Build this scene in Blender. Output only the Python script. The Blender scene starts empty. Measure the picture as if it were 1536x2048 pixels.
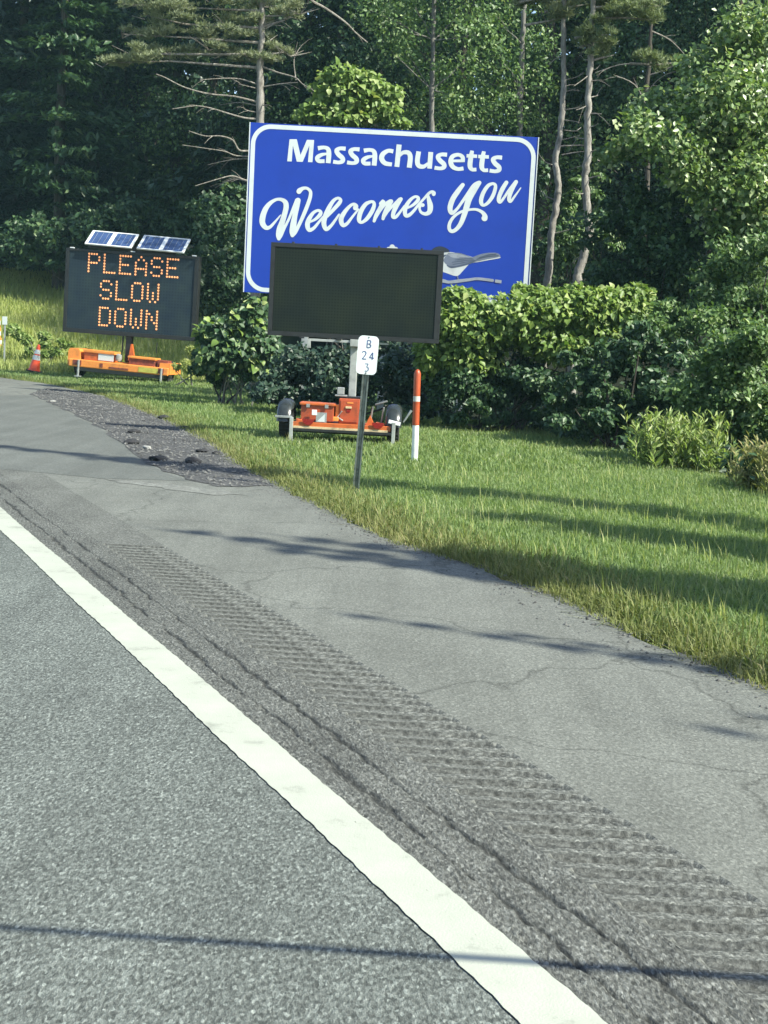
import bpy, bmesh, math, random
import numpy as np
from mathutils import Vector, Matrix, Euler

# ------------------------------------------------------------------ camera, light, exposure
SC = bpy.context.scene
COL = SC.collection
rng = np.random.default_rng(7)
random.seed(7)
FPX, CAMH, ROLL, HORY = 2700.0, 1.45, math.radians(3.0), 685.0
PITCH = math.atan((1024 - HORY) * math.cos(ROLL) / FPX)
_f = np.array([0, math.cos(PITCH), -math.sin(PITCH)])
_u = np.array([0, math.sin(PITCH), math.cos(PITCH)])
_r = np.array([1.0, 0, 0])
CR = math.cos(ROLL) * _r + math.sin(ROLL) * _u
CU = -math.sin(ROLL) * _r + math.cos(ROLL) * _u
cam = bpy.data.cameras.new('camera')
cam.sensor_fit = 'HORIZONTAL'; cam.sensor_width = 36.0
cam.lens = FPX * 36.0 / 1536.0
cam.clip_start = 0.05; cam.clip_end = 2000
camo = bpy.data.objects.new('camera', cam); COL.objects.link(camo)
camo.matrix_world = Matrix(((CR[0], CU[0], -_f[0], 0), (CR[1], CU[1], -_f[1], 0), (CR[2], CU[2], -_f[2], CAMH), (0, 0, 0, 1)))
SC.camera = camo

SUN_AZ, SUN_EL = math.radians(-26.0), math.radians(43.0)      # azimuth measured from +X (to the right and a little behind)
SUNV = Vector((math.cos(SUN_AZ) * math.cos(SUN_EL), math.sin(SUN_AZ) * math.cos(SUN_EL), math.sin(SUN_EL)))
sun = bpy.data.lights.new('sun', 'SUN'); sun.energy = 4.6; sun.angle = math.radians(0.5); sun.color = (1.0, 0.985, 0.84)
suno = bpy.data.objects.new('sun', sun); COL.objects.link(suno)
suno.rotation_euler = (-SUNV).to_track_quat('-Z', 'Y').to_euler()
world = bpy.data.worlds.new('World'); SC.world = world; world.use_nodes = True
wn = world.node_tree.nodes; wl = world.node_tree.links
bg = wn['Background']; sky = wn.new('ShaderNodeTexSky'); sky.sky_type = 'NISHITA'; sky.sun_disc = False
sky.sun_elevation = SUN_EL; sky.sun_rotation = math.pi / 2 - SUN_AZ
wl.new(sky.outputs[0], bg.inputs[0]); bg.inputs[1].default_value = 0.115
SC.view_settings.view_transform = 'Standard'; SC.view_settings.look = 'None'
SC.view_settings.exposure = 1.25; SC.view_settings.gamma = 1.0; SC.view_settings.use_curve_mapping = False
SC.cycles.max_bounces = 6; SC.cycles.diffuse_bounces = 3; SC.cycles.transparent_max_bounces = 6

# ------------------------------------------------------------------ helpers
def ray(x, y): return _f + CR * (x - 768) / FPX - CU * (y - 1024) / FPX
def at(x, y, Y):                       # the point at depth Y on a line of sight of the survey photograph
    d = ray(x, y); p = np.array([0, 0, CAMH]) + d * Y / d[1]; return Vector(p)
def gd(x, y, z=0.0):
    d = ray(x, y); t = (z - CAMH) / d[2]; p = np.array([0, 0, CAMH]) + d * t; return Vector(p)
YAW = math.radians(24.68)
DV = (-math.sin(YAW), math.cos(YAW)); NV = (math.cos(YAW), math.sin(YAW))
def rd(along, lat, z=0.0): return (DV[0] * along + NV[0] * lat, DV[1] * along + NV[1] * lat, z)
def along_lat(x, y): return x * DV[0] + y * DV[1], x * NV[0] + y * NV[1]

def tag(o, label=None, cat=None, group=None, kind=None):
    if label: o['label'] = label
    if cat: o['category'] = cat
    if group: o['group'] = group
    if kind: o['kind'] = kind
    return o
def empty(name, loc=(0, 0, 0), rot=(0, 0, 0)):
    o = bpy.data.objects.new(name, None); COL.objects.link(o); o.location = loc; o.rotation_euler = rot
    o.empty_display_size = 0.1; return o
def link(name, me, parent=None, loc=None, rot=None):
    o = bpy.data.objects.new(name, me); COL.objects.link(o)
    if parent is not None: o.parent = parent
    if loc is not None: o.location = loc
    if rot is not None: o.rotation_euler = rot
    return o
def mesh(name, v, f, mat=None, smooth=False):
    me = bpy.data.meshes.new(name); me.from_pydata([tuple(p) for p in v], [], f); me.update()
    if mat: me.materials.append(mat)
    if smooth: me.shade_smooth()
    return me
def bulk(name, co, tri, mat, rnd=None, quads=False):      # numpy arrays to one mesh
    k = 4 if quads else 3
    me = bpy.data.meshes.new(name); n = len(co); m = len(tri)
    me.vertices.add(n); me.vertices.foreach_set('co', np.asarray(co, np.float32).ravel())
    me.loops.add(m * k); me.loops.foreach_set('vertex_index', np.asarray(tri, np.int32).ravel())
    me.polygons.add(m); me.polygons.foreach_set('loop_start', np.arange(0, m * k, k, dtype=np.int32))
    me.polygons.foreach_set('loop_total', np.full(m, k, np.int32))
    if rnd is not None:
        a = me.attributes.new('rnd', 'FLOAT', 'POINT'); a.data.foreach_set('value', np.asarray(rnd, np.float32))
    me.update(calc_edges=True); me.materials.append(mat); return me
class MB:                              # collects shapes into one mesh
    def __init__(s): s.v = []; s.f = []; s.sm = []
    def box(s, c, d, rot=None, bev=0.0):
        bm = bmesh.new(); bmesh.ops.create_cube(bm, size=1.0)
        for q in bm.verts: q.co = Vector((q.co.x * d[0], q.co.y * d[1], q.co.z * d[2]))
        if bev: bmesh.ops.bevel(bm, geom=bm.edges[:], offset=bev, segments=2, affect='EDGES', profile=0.6)
        M = Matrix.Translation(c) @ (Euler(rot).to_matrix().to_4x4() if rot else Matrix())
        s._bm(bm, M); return s
    def _bm(s, bm, M):
        b = len(s.v); bm.verts.index_update()
        s.v += [tuple(M @ q.co) for q in bm.verts]; s.f += [[b + q.index for q in f.verts] for f in bm.faces]; bm.free()
    def tube(s, pts, rad, n=8, caps=True):
        pts = [Vector(p) for p in pts]; b = len(s.v)
        if not hasattr(rad, '__len__'): rad = [rad] * len(pts)
        up = Vector((0.13, 0.31, 1)).normalized()
        for i, p in enumerate(pts):
            t = (pts[min(i + 1, len(pts) - 1)] - pts[max(i - 1, 0)])
            t = t.normalized() if t.length > 1e-9 else Vector((0, 0, 1))
            a = t.cross(up); a = a.normalized() if a.length > 1e-3 else t.cross(Vector((1, 0, 0))).normalized()
            c = t.cross(a)
            for k in range(n):
                w = 2 * math.pi * k / n; s.v.append(tuple(p + (a * math.cos(w) + c * math.sin(w)) * rad[i]))
        for i in range(len(pts) - 1):
            for k in range(n):
                k2 = (k + 1) % n; s.f.append([b + i * n + k, b + i * n + k2, b + (i + 1) * n + k2, b + (i + 1) * n + k])
        if caps:
            s.f.append([b + k for k in range(n)]); s.f.append([b + (len(pts) - 1) * n + k for k in range(n - 1, -1, -1)])
        return s
    def lathe(s, prof, n=20, M=None):       # prof: (r, z) about the z axis
        b = len(s.v); M = M or Matrix()
        for r, z in prof:
            for k in range(n):
                w = 2 * math.pi * k / n; s.v.append(tuple(M @ Vector((r * math.cos(w), r * math.sin(w), z))))
        for i in range(len(prof) - 1):
            for k in range(n):
                k2 = (k + 1) % n; s.f.append([b + i * n + k, b + i * n + k2, b + (i + 1) * n + k2, b + (i + 1) * n + k])
        return s
    def prism(s, poly, y0, y1):              # poly in xz, extruded along y
        b = len(s.v); n = len(poly)
        s.v += [(x, y0, z) for x, z in poly] + [(x, y1, z) for x, z in poly]
        s.f += [[b + i for i in range(n)], [b + n + i for i in range(n - 1, -1, -1)]]
        s.f += [[b + i, b + n + i, b + n + (i + 1) % n, b + (i + 1) % n] for i in range(n)]
        return s
    def build(s, name, mat, parent=None, smooth=False, loc=None, rot=None):
        me = mesh(name, s.v, s.f, mat, smooth)
        if smooth:
            try: me.set_sharp_from_angle(angle=math.radians(38))
            except Exception: pass
        return link(name, me, parent, loc, rot)

def newmat(name):
    m = bpy.data.materials.new(name); m.use_nodes = True; nt = m.node_tree
    return m, nt, nt.nodes, nt.links, nt.nodes['Principled BSDF']
def N(nodes, t, **kw):
    n = nodes.new(t)
    for k, v in kw.items(): setattr(n, k, v)
    return n
def ramp(nodes, stops):
    r = nodes.new('ShaderNodeValToRGB'); e = r.color_ramp.elements
    e[0].position, e[0].color = stops[0][0], (*stops[0][1], 1); e[1].position, e[1].color = stops[-1][0], (*stops[-1][1], 1)
    for p, c in stops[1:-1]:
        q = e.new(p); q.color = (*c, 1)
    return r
def plain(name, col, rough=0.5, metal=0.0, var=0.12, scale=14.0, spec=0.5, bump=0.0, dirt=None):
    m, nt, ns, ls, b = newmat(name)
    tc = N(ns, 'ShaderNodeTexCoord'); nz = N(ns, 'ShaderNodeTexNoise'); nz.inputs['Scale'].default_value = scale
    nz.inputs['Detail'].default_value = 5; nz.inputs['Roughness'].default_value = 0.65
    ls.new(tc.outputs['Object'], nz.inputs['Vector'])
    d = dirt or tuple(c * (1 - 2.2 * var) for c in col)
    r = ramp(ns, [(0.32, d), (0.5, col), (0.75, tuple(min(1, c * (1 + var)) for c in col))])
    ls.new(nz.outputs['Fac'], r.inputs[0]); ls.new(r.outputs[0], b.inputs['Base Color'])
    b.inputs['Roughness'].default_value = rough; b.inputs['Metallic'].default_value = metal
    b.inputs['Specular IOR Level'].default_value = spec
    if bump:
        bp = N(ns, 'ShaderNodeBump'); bp.inputs['Strength'].default_value = bump; bp.inputs['Distance'].default_value = 0.01
        ls.new(nz.outputs['Fac'], bp.inputs['Height']); ls.new(bp.outputs[0], b.inputs['Normal'])
    return m
def leafmat(name, ca, cb, cc=None, trans=0.28, rough=0.45, spec=0.35):
    m, nt, ns, ls, b = newmat(name)
    a = N(ns, 'ShaderNodeAttribute'); a.attribute_name = 'rnd'
    st = [(0.0, ca), (1.0, cb)] if cc is None else [(0.0, ca), (0.72, cb), (1.0, cc)]
    r = ramp(ns, st); ls.new(a.outputs['Fac'], r.inputs[0])
    ls.new(r.outputs[0], b.inputs['Base Color']); b.inputs['Roughness'].default_value = rough
    b.inputs['Specular IOR Level'].default_value = spec
    t = N(ns, 'ShaderNodeBsdfTranslucent'); hs = N(ns, 'ShaderNodeMixRGB', blend_type='MULTIPLY'); hs.inputs[0].default_value = 1
    hs.inputs[2].default_value = (1.15, 1.2, 0.6, 1); ls.new(r.outputs[0], hs.inputs[1]); ls.new(hs.outputs[0], t.inputs['Color'])
    mx = N(ns, 'ShaderNodeMixShader'); mx.inputs[0].default_value = trans
    ls.new(b.outputs[0], mx.inputs[1]); ls.new(t.outputs[0], mx.inputs[2]); ls.new(mx.outputs[0], ns['Material Output'].inputs['Surface'])
    return m

# ------------------------------------------------------------------ materials
def asphalt(name, dark, mid, light, agg=170.0, stretch=(1, 1), bump=0.5, big=0.5, crack=False, cells=0.0, cscale=75.0):
    m, nt, ns, ls, b = newmat(name)
    tc = N(ns, 'ShaderNodeTexCoord'); mp = N(ns, 'ShaderNodeMapping')
    mp.inputs['Rotation'].default_value = (0, 0, -YAW); mp.inputs['Scale'].default_value = (stretch[0], stretch[1], 1)
    mp.vector_type = 'POINT'
    ls.new(tc.outputs['Object'], mp.inputs['Vector'])
    v = N(ns, 'ShaderNodeTexNoise'); v.inputs['Scale'].default_value = agg; v.inputs['Detail'].default_value = 3; v.inputs['Roughness'].default_value = 0.75
    ls.new(mp.outputs[0], v.inputs['Vector'])
    g = N(ns, 'ShaderNodeTexNoise'); g.inputs['Scale'].default_value = 0.9; g.inputs['Detail'].default_value = 8; g.inputs['Roughness'].default_value = 0.7
    ls.new(tc.outputs['Object'], g.inputs['Vector'])
    r = ramp(ns, [(0.30, dark), (0.50, mid), (0.72, light)]); ls.new(v.outputs['Fac'], r.inputs[0])
    r2 = ramp(ns, [(0.3, (1 - big * 0.5,) * 3), (0.7, (1 + big * 0.22,) * 3)]); ls.new(g.outputs['Fac'], r2.inputs[0])
    mu = N(ns, 'ShaderNodeMixRGB', blend_type='MULTIPLY'); mu.inputs[0].default_value = 1
    ls.new(r.outputs[0], mu.inputs[1]); ls.new(r2.outputs[0], mu.inputs[2])
    if cells:
        vc = N(ns, 'ShaderNodeTexVoronoi'); vc.inputs['Scale'].default_value = cscale; vc.inputs['Randomness'].default_value = 1.0; ls.new(mp.outputs[0], vc.inputs['Vector'])
        sx = N(ns, 'ShaderNodeSeparateColor'); ls.new(vc.outputs['Color'], sx.inputs[0])
        rcs = ramp(ns, [(0.0, (1 - cells,) * 3), (0.55, (1.0,) * 3), (0.86, (1 + cells * 0.5,) * 3), (1.0, (1 + cells * 1.7,) * 3)]); ls.new(sx.outputs[0], rcs.inputs[0])
        mc = N(ns, 'ShaderNodeMixRGB', blend_type='MULTIPLY'); mc.inputs[0].default_value = 1; ls.new(mu.outputs[0], mc.inputs[1]); ls.new(rcs.outputs[0], mc.inputs[2]); mu = mc
    # long faint wheel streaks that follow the carriageway
    mp2 = N(ns, 'ShaderNodeMapping'); mp2.inputs['Rotation'].default_value = (0, 0, -YAW); mp2.inputs['Scale'].default_value = (5.0, 0.25, 1)
    ls.new(tc.outputs['Object'], mp2.inputs['Vector'])
    s = N(ns, 'ShaderNodeTexNoise'); s.inputs['Scale'].default_value = 1.0; s.inputs['Detail'].default_value = 4
    ls.new(mp2.outputs[0], s.inputs['Vector'])
    r3 = ramp(ns, [(0.35, (0.90,) * 3), (0.65, (1.05,) * 3)]); ls.new(s.outputs['Fac'], r3.inputs[0])
    mu2 = N(ns, 'ShaderNodeMixRGB', blend_type='MULTIPLY'); mu2.inputs[0].default_value = 1
    ls.new(mu.outputs[0], mu2.inputs[1]); ls.new(r3.outputs[0], mu2.inputs[2])
    out = mu2.outputs[0]
    if crack:
        vo = N(ns, 'ShaderNodeTexVoronoi', feature='DISTANCE_TO_EDGE'); vo.inputs['Scale'].default_value = 0.55
        wz = N(ns, 'ShaderNodeTexNoise'); wz.inputs['Scale'].default_value = 2.5; wz.inputs['Detail'].default_value = 6
        ls.new(tc.outputs['Object'], wz.inputs['Vector'])
        ad = N(ns, 'ShaderNodeMixRGB', blend_type='ADD'); ad.inputs[0].default_value = 0.55
        ls.new(tc.outputs['Object'], ad.inputs[1]); ls.new(wz.outputs['Color'], ad.inputs[2]); ls.new(ad.outputs[0], vo.inputs['Vector'])
        rc = ramp(ns, [(0.0, (0.5,) * 3), (0.009, (1,) * 3)]); ls.new(vo.outputs['Distance'], rc.inputs[0])
        mu3 = N(ns, 'ShaderNodeMixRGB', blend_type='MULTIPLY'); mu3.inputs[0].default_value = 0.8
        ls.new(out, mu3.inputs[1]); ls.new(rc.outputs[0], mu3.inputs[2]); out = mu3.outputs[0]
    ls.new(out, b.inputs['Base Color']); b.inputs['Roughness'].default_value = 0.85; b.inputs['Specular IOR Level'].default_value = 0.25
    bp = N(ns, 'ShaderNodeBump'); bp.inputs['Strength'].default_value = bump; bp.inputs['Distance'].default_value = 0.006
    ls.new(v.outputs['Fac'], bp.inputs['Height']); ls.new(bp.outputs[0], b.inputs['Normal'])
    return m
M = {}
M['lane'] = asphalt('lane_asphalt', (0.052, 0.060, 0.055), (0.109, 0.121, 0.112), (0.21, 0.226, 0.207), agg=66, stretch=(1.5, 0.7), bump=1.0, big=0.34, cells=0.45, cscale=92)
M['shoulder'] = asphalt('shoulder_asphalt', (0.09, 0.094, 0.085), (0.134, 0.140, 0.126), (0.188, 0.194, 0.173), agg=70, stretch=(1.2, 0.8), bump=0.55, big=0.42, crack=True, cells=0.22, cscale=90)
M['rumble'] = asphalt('milled_asphalt', (0.048, 0.05, 0.045), (0.108, 0.112, 0.102), (0.20, 0.206, 0.188), agg=60, stretch=(1.2, 1.0), bump=1.0, big=0.4, cells=0.35)
M['milled'] = asphalt('milled_groove_shade', (0.028, 0.03, 0.028), (0.066, 0.069, 0.064), (0.13, 0.135, 0.125), agg=55, stretch=(1.0, 1.0), bump=1.0, big=0.5, cells=0.35)  # milled floor, coloured darker to deepen the shading in the troughs
M['patch'] = asphalt('smooth_patch_asphalt', (0.078, 0.084, 0.078), (0.105, 0.112, 0.103), (0.145, 0.152, 0.14), agg=60, bump=0.4, big=0.35, cells=0.2)
M['millings'] = asphalt('loose_millings', (0.026, 0.026, 0.026), (0.066, 0.066, 0.066), (0.135, 0.135, 0.13), agg=26, bump=1.0, big=0.6, cells=0.5, cscale=45)
M['spill'] = asphalt('pale_scuff', (0.115, 0.12, 0.11), (0.165, 0.17, 0.155), (0.22, 0.225, 0.205), agg=14, bump=0.3, big=0.8, cells=0.2)
def jointmat():
    m = asphalt('worn_joint_asphalt', (0.040, 0.043, 0.039), (0.100, 0.104, 0.096), (0.20, 0.206, 0.19), agg=50, stretch=(1.8, 0.8), bump=1.0, big=0.55, cells=0.45)
    nt = m.node_tree; ns, ls = nt.nodes, nt.links; b = ns['Principled BSDF']; src = b.inputs['Base Color'].links[0].from_socket
    a = N(ns, 'ShaderNodeAttribute'); a.attribute_name = 'grime'; mx = N(ns, 'ShaderNodeMixRGB'); mx.inputs[2].default_value = (0.026, 0.027, 0.025, 1)
    ls.new(a.outputs['Fac'], mx.inputs[0]); ls.new(src, mx.inputs[1]); ls.new(mx.outputs[0], b.inputs['Base Color']); return m
M['joint'] = jointmat()
def linepaint():
    m, nt, ns, ls, b = newmat('thermoplastic_line')
    tc = N(ns, 'ShaderNodeTexCoord'); n1 = N(ns, 'ShaderNodeTexNoise'); n1.inputs['Scale'].default_value = 3.0; n1.inputs['Detail'].default_value = 9; n1.inputs['Roughness'].default_value = 0.72
    ls.new(tc.outputs['Object'], n1.inputs['Vector'])
    r = ramp(ns, [(0.30, (0.18, 0.19, 0.162)), (0.44, (0.32, 0.335, 0.285)), (0.7, (0.365, 0.382, 0.325))]); ls.new(n1.outputs['Fac'], r.inputs[0])
    n2 = N(ns, 'ShaderNodeTexNoise'); n2.inputs['Scale'].default_value = 160; n2.inputs['Detail'].default_value = 2; ls.new(tc.outputs['Object'], n2.inputs['Vector'])
    bp = N(ns, 'ShaderNodeBump'); bp.inputs['Strength'].default_value = 0.35; bp.inputs['Distance'].default_value = 0.004
    ls.new(n2.outputs['Fac'], bp.inputs['Height']); ls.new(bp.outputs[0], b.inputs['Normal'])
    ls.new(r.outputs[0], b.inputs['Base Color']); b.inputs['Roughness'].default_value = 0.7; return m
M['line'] = linepaint()
def groundmat():
    m, nt, ns, ls, b = newmat('turf_and_forest_floor')
    at_ = N(ns, 'ShaderNodeAttribute'); at_.attribute_name = 'cover'
    tc = N(ns, 'ShaderNodeTexCoord'); n1 = N(ns, 'ShaderNodeTexNoise'); n1.inputs['Scale'].default_value = 1.8; n1.inputs['Detail'].default_value = 9; n1.inputs['Roughness'].default_value = 0.75
    ls.new(tc.outputs['Object'], n1.inputs['Vector'])
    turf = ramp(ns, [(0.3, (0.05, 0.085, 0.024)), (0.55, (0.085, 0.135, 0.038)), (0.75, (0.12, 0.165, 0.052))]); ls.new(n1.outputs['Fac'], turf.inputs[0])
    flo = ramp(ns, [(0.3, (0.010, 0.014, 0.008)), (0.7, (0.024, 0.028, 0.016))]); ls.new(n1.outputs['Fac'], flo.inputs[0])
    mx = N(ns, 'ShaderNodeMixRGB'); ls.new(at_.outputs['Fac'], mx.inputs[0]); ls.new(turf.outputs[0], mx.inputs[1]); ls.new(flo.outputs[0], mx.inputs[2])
    ad_ = N(ns, 'ShaderNodeAttribute'); ad_.attribute_name = 'hay'; mh = N(ns, 'ShaderNodeMixRGB'); mh.inputs[2].default_value = (0.33, 0.36, 0.14, 1); ls.new(ad_.outputs['Fac'], mh.inputs[0]); ls.new(mx.outputs[0], mh.inputs[1]); mx = mh
    ls.new(mx.outputs[0], b.inputs['Base Color']); b.inputs['Roughness'].default_value = 0.95; b.inputs['Specular IOR Level'].default_value = 0.1
    n2 = N(ns, 'ShaderNodeTexNoise'); n2.inputs['Scale'].default_value = 25; n2.inputs['Detail'].default_value = 4; ls.new(tc.outputs['Object'], n2.inputs['Vector'])
    bp = N(ns, 'ShaderNodeBump'); bp.inputs['Strength'].default_value = 0.8; bp.inputs['Distance'].default_value = 0.05
    ls.new(n2.outputs['Fac'], bp.inputs['Height']); ls.new(bp.outputs[0], b.inputs['Normal']); return m
M['ground'] = groundmat()
M['grass'] = leafmat('lawn_blades', (0.125, 0.2, 0.066), (0.225, 0.295, 0.115), (0.34, 0.355, 0.2), trans=0.42, rough=0.5, spec=0.3)
M['drygrass'] = leafmat('dry_verge_blades', (0.12, 0.16, 0.045), (0.22, 0.225, 0.09), (0.33, 0.285, 0.16), trans=0.3, rough=0.6, spec=0.2)
M['meadow'] = leafmat('meadow_blades', (0.22, 0.28, 0.085), (0.36, 0.4, 0.14), (0.44, 0.44, 0.22), trans=0.42, rough=0.55, spec=0.2)
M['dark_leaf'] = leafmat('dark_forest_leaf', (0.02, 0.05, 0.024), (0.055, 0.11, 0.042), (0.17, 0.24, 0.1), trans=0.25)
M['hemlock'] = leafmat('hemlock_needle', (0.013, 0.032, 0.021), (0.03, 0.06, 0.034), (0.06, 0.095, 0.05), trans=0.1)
M['mid_leaf'] = leafmat('broadleaf', (0.045, 0.095, 0.032), (0.125, 0.205, 0.063), (0.34, 0.41, 0.19), trans=0.34)
M['aspen'] = leafmat('aspen_leaf', (0.06, 0.125, 0.036), (0.17, 0.255, 0.075), (0.44, 0.49, 0.27), trans=0.32, spec=0.5, rough=0.38)
M['sapling'] = leafmat('bright_sapling_leaf', (0.1, 0.175, 0.038), (0.185, 0.27, 0.066), (0.33, 0.39, 0.16), trans=0.36)
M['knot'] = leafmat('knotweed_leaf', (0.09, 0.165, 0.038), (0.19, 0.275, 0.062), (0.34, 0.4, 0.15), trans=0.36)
M['weed'] = leafmat('weed_leaf', (0.12, 0.19, 0.05), (0.22, 0.3, 0.085), (0.33, 0.36, 0.16), trans=0.4)
M['pine'] = leafmat('sunbleached_pine_needle', (0.125, 0.155, 0.088), (0.235, 0.268, 0.155), (0.33, 0.35, 0.225), trans=0.3, rough=0.6)
M['pinegreen'] = leafmat('pine_needle', (0.09, 0.13, 0.06), (0.18, 0.22, 0.1), (0.26, 0.29, 0.155), trans=0.3, rough=0.6)
def bark(name, a, b_, c, sc=7.0):
    m, nt, ns, ls, b = newmat(name)
    tc = N(ns, 'ShaderNodeTexCoord'); mp = N(ns, 'ShaderNodeMapping'); mp.inputs['Scale'].default_value = (1, 1, 0.22); ls.new(tc.outputs['Object'], mp.inputs['Vector'])
    n1 = N(ns, 'ShaderNodeTexNoise'); n1.inputs['Scale'].default_value = sc * 2; n1.inputs['Detail'].default_value = 7; n1.inputs['Roughness'].default_value = 0.7
    ls.new(mp.outputs[0], n1.inputs['Vector']); r = ramp(ns, [(0.3, a), (0.5, b_), (0.72, c)]); ls.new(n1.outputs['Fac'], r.inputs[0])
    ls.new(r.outputs[0], b.inputs['Base Color']); b.inputs['Roughness'].default_value = 0.9; b.inputs['Specular IOR Level'].default_value = 0.15
    bp = N(ns, 'ShaderNodeBump'); bp.inputs['Strength'].default_value = 0.8; bp.inputs['Distance'].default_value = 0.03
    ls.new(n1.outputs['Fac'], bp.inputs['Height']); ls.new(bp.outputs[0], b.inputs['Normal']); return m
M['bark_pale'] = bark('pale_pine_bark', (0.09, 0.082, 0.072), (0.22, 0.205, 0.18), (0.40, 0.38, 0.345))
M['bark_dead'] = bark('weathered_dead_wood', (0.11, 0.10, 0.086), (0.23, 0.21, 0.18), (0.38, 0.36, 0.32), 10)
M['bark_dark'] = bark('dark_bark', (0.025, 0.022, 0.018), (0.06, 0.053, 0.044), (0.12, 0.108, 0.09))
M['bark_grey'] = bark('grey_bark', (0.07, 0.068, 0.06), (0.15, 0.145, 0.13), (0.25, 0.24, 0.215))

# ------------------------------------------------------------------ ground
EA = [-60, 0, 4.66, 5.51, 6.67, 7.88, 8.75, 10.65, 12.5, 14.43, 17.03, 21.7, 29.3, 34.0, 37.0, 45, 120]
EL = [4.1, 4.1, 4.09, 4.14, 4.27, 4.33, 4.20, 4.38, 4.60, 4.82, 5.33, 5.93, 6.54, 6.35, 5.59, 5.0, 5.0]
def edge(a): return np.interp(a, EA, EL)
def sstep(x, a, b):
    t = np.clip((x - a) / (b - a), 0, 1); return t * t * (3 - 2 * t)
def height(x, y):
    x = np.asarray(x, float); y = np.asarray(y, float)
    a, l = along_lat(x, y); e = edge(a)
    h = -0.06 + 0.07 * sstep(l, e - 0.12, e + 0.25)
    h += 0.03 * np.sin(x * 0.9 + 1.1) * np.sin(y * 0.7) * sstep(l, e + 0.5, e + 2)
    hill = 0.25 * np.maximum(0, y - 43.5) * sstep(l, 4.5, 8.0) * sstep(-x, -8, 4)
    side = 0.24 * np.maximum(0, l - 13.5) * sstep(y, 18, 30)
    bank = 0.25 * np.maximum(0, y - 46)*sstep(l, 6.0, 10.0)
    h += np.minimum(np.maximum(np.maximum(hill, side), bank), 16.0)
    return h
def hz(x, y): return float(height(x, y))
def terrain():
    xs = np.concatenate([np.linspace(-140, -22, 24, endpoint=False), np.arange(-22, 22, 0.4), np.linspace(22, 140, 24)])
    ys = np.concatenate([np.linspace(-60, -2, 14, endpoint=False), np.arange(-2, 62, 0.4), np.linspace(62, 240, 30)])
    X, Y = np.meshgrid(xs, ys); Z = height(X, Y); nx, ny = len(xs), len(ys)
    co = np.stack([X, Y, Z], -1).reshape(-1, 3); i = np.arange(ny * nx).reshape(ny, nx)
    q = np.stack([i[:-1, :-1], i[:-1, 1:], i[1:, 1:], i[1:, :-1]], -1).reshape(-1, 4)
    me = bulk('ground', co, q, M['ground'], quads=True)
    a, l = along_lat(co[:, 0], co[:, 1])
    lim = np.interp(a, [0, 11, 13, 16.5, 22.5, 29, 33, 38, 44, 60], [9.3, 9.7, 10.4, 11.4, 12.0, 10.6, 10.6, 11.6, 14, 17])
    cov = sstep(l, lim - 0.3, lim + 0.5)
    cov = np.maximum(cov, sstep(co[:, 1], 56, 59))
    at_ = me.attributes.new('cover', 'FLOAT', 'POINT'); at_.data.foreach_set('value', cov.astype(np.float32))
    ah = me.attributes.new('hay', 'FLOAT', 'POINT'); ah.data.foreach_set('value', (sstep(co[:, 1], 42, 44) * sstep(-co[:, 0], 3, 6) * (1 - sstep(co[:, 1], 54, 57))).astype(np.float32))
    me.shade_smooth(); return tag(link('ground', me), kind='structure')
terrain()
# road: travel lane, shoulder, line, rumble strip
def strip(name, a_list, l0, l1, z, mat, parent=None):
    v = []; f = []
    for i, a in enumerate(a_list):
        v += [rd(a, l0(a) if callable(l0) else l0, z), rd(a, l1(a) if callable(l1) else l1, z)]
        if i: f.append([2 * i - 2, 2 * i - 1, 2 * i + 1, 2 * i])
    return link(name, mesh(name, v, f, mat), parent)
AL = list(np.arange(-40, 0, 4.0)) + list(np.arange(0, 46, 0.5)) + list(np.arange(46, 121, 5.0))
tag(strip('road', AL, -9.0, 1.57, 0.0, M['lane']), kind='structure')
jn = lambda a: 2.05
R0, R1, GP, SHEAR = 1.0, 9.1, 0.118, -0.47
sh = MB()
def addstrip(mb, al, l0, l1, z=0.0):
    b = len(mb.v)
    for i, a in enumerate(al):
        mb.v += [rd(a if not callable(a) else a(0), l0 if not callable(l0) else l0(a), z), rd(a, l1 if not callable(l1) else l1(a), z)]
        if i: mb.f.append([b + 2 * i - 2, b + 2 * i - 1, b + 2 * i + 1, b + 2 * i])
def edge_rough(a): return float(edge(a)) + 0.05 * math.sin(a * 3.1) + 0.04 * math.sin(a * 7.3 + 1) + 0.02 * math.sin(a * 17)
ALf = list(np.arange(-40, 0, 4.0)) + list(np.arange(0, 46, 0.15)) + list(np.arange(46, 121, 5.0))
addstrip(sh, ALf, 2.45, edge_rough)
tag(sh.build('road_shoulder', M['shoulder']), kind='structure')
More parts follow.
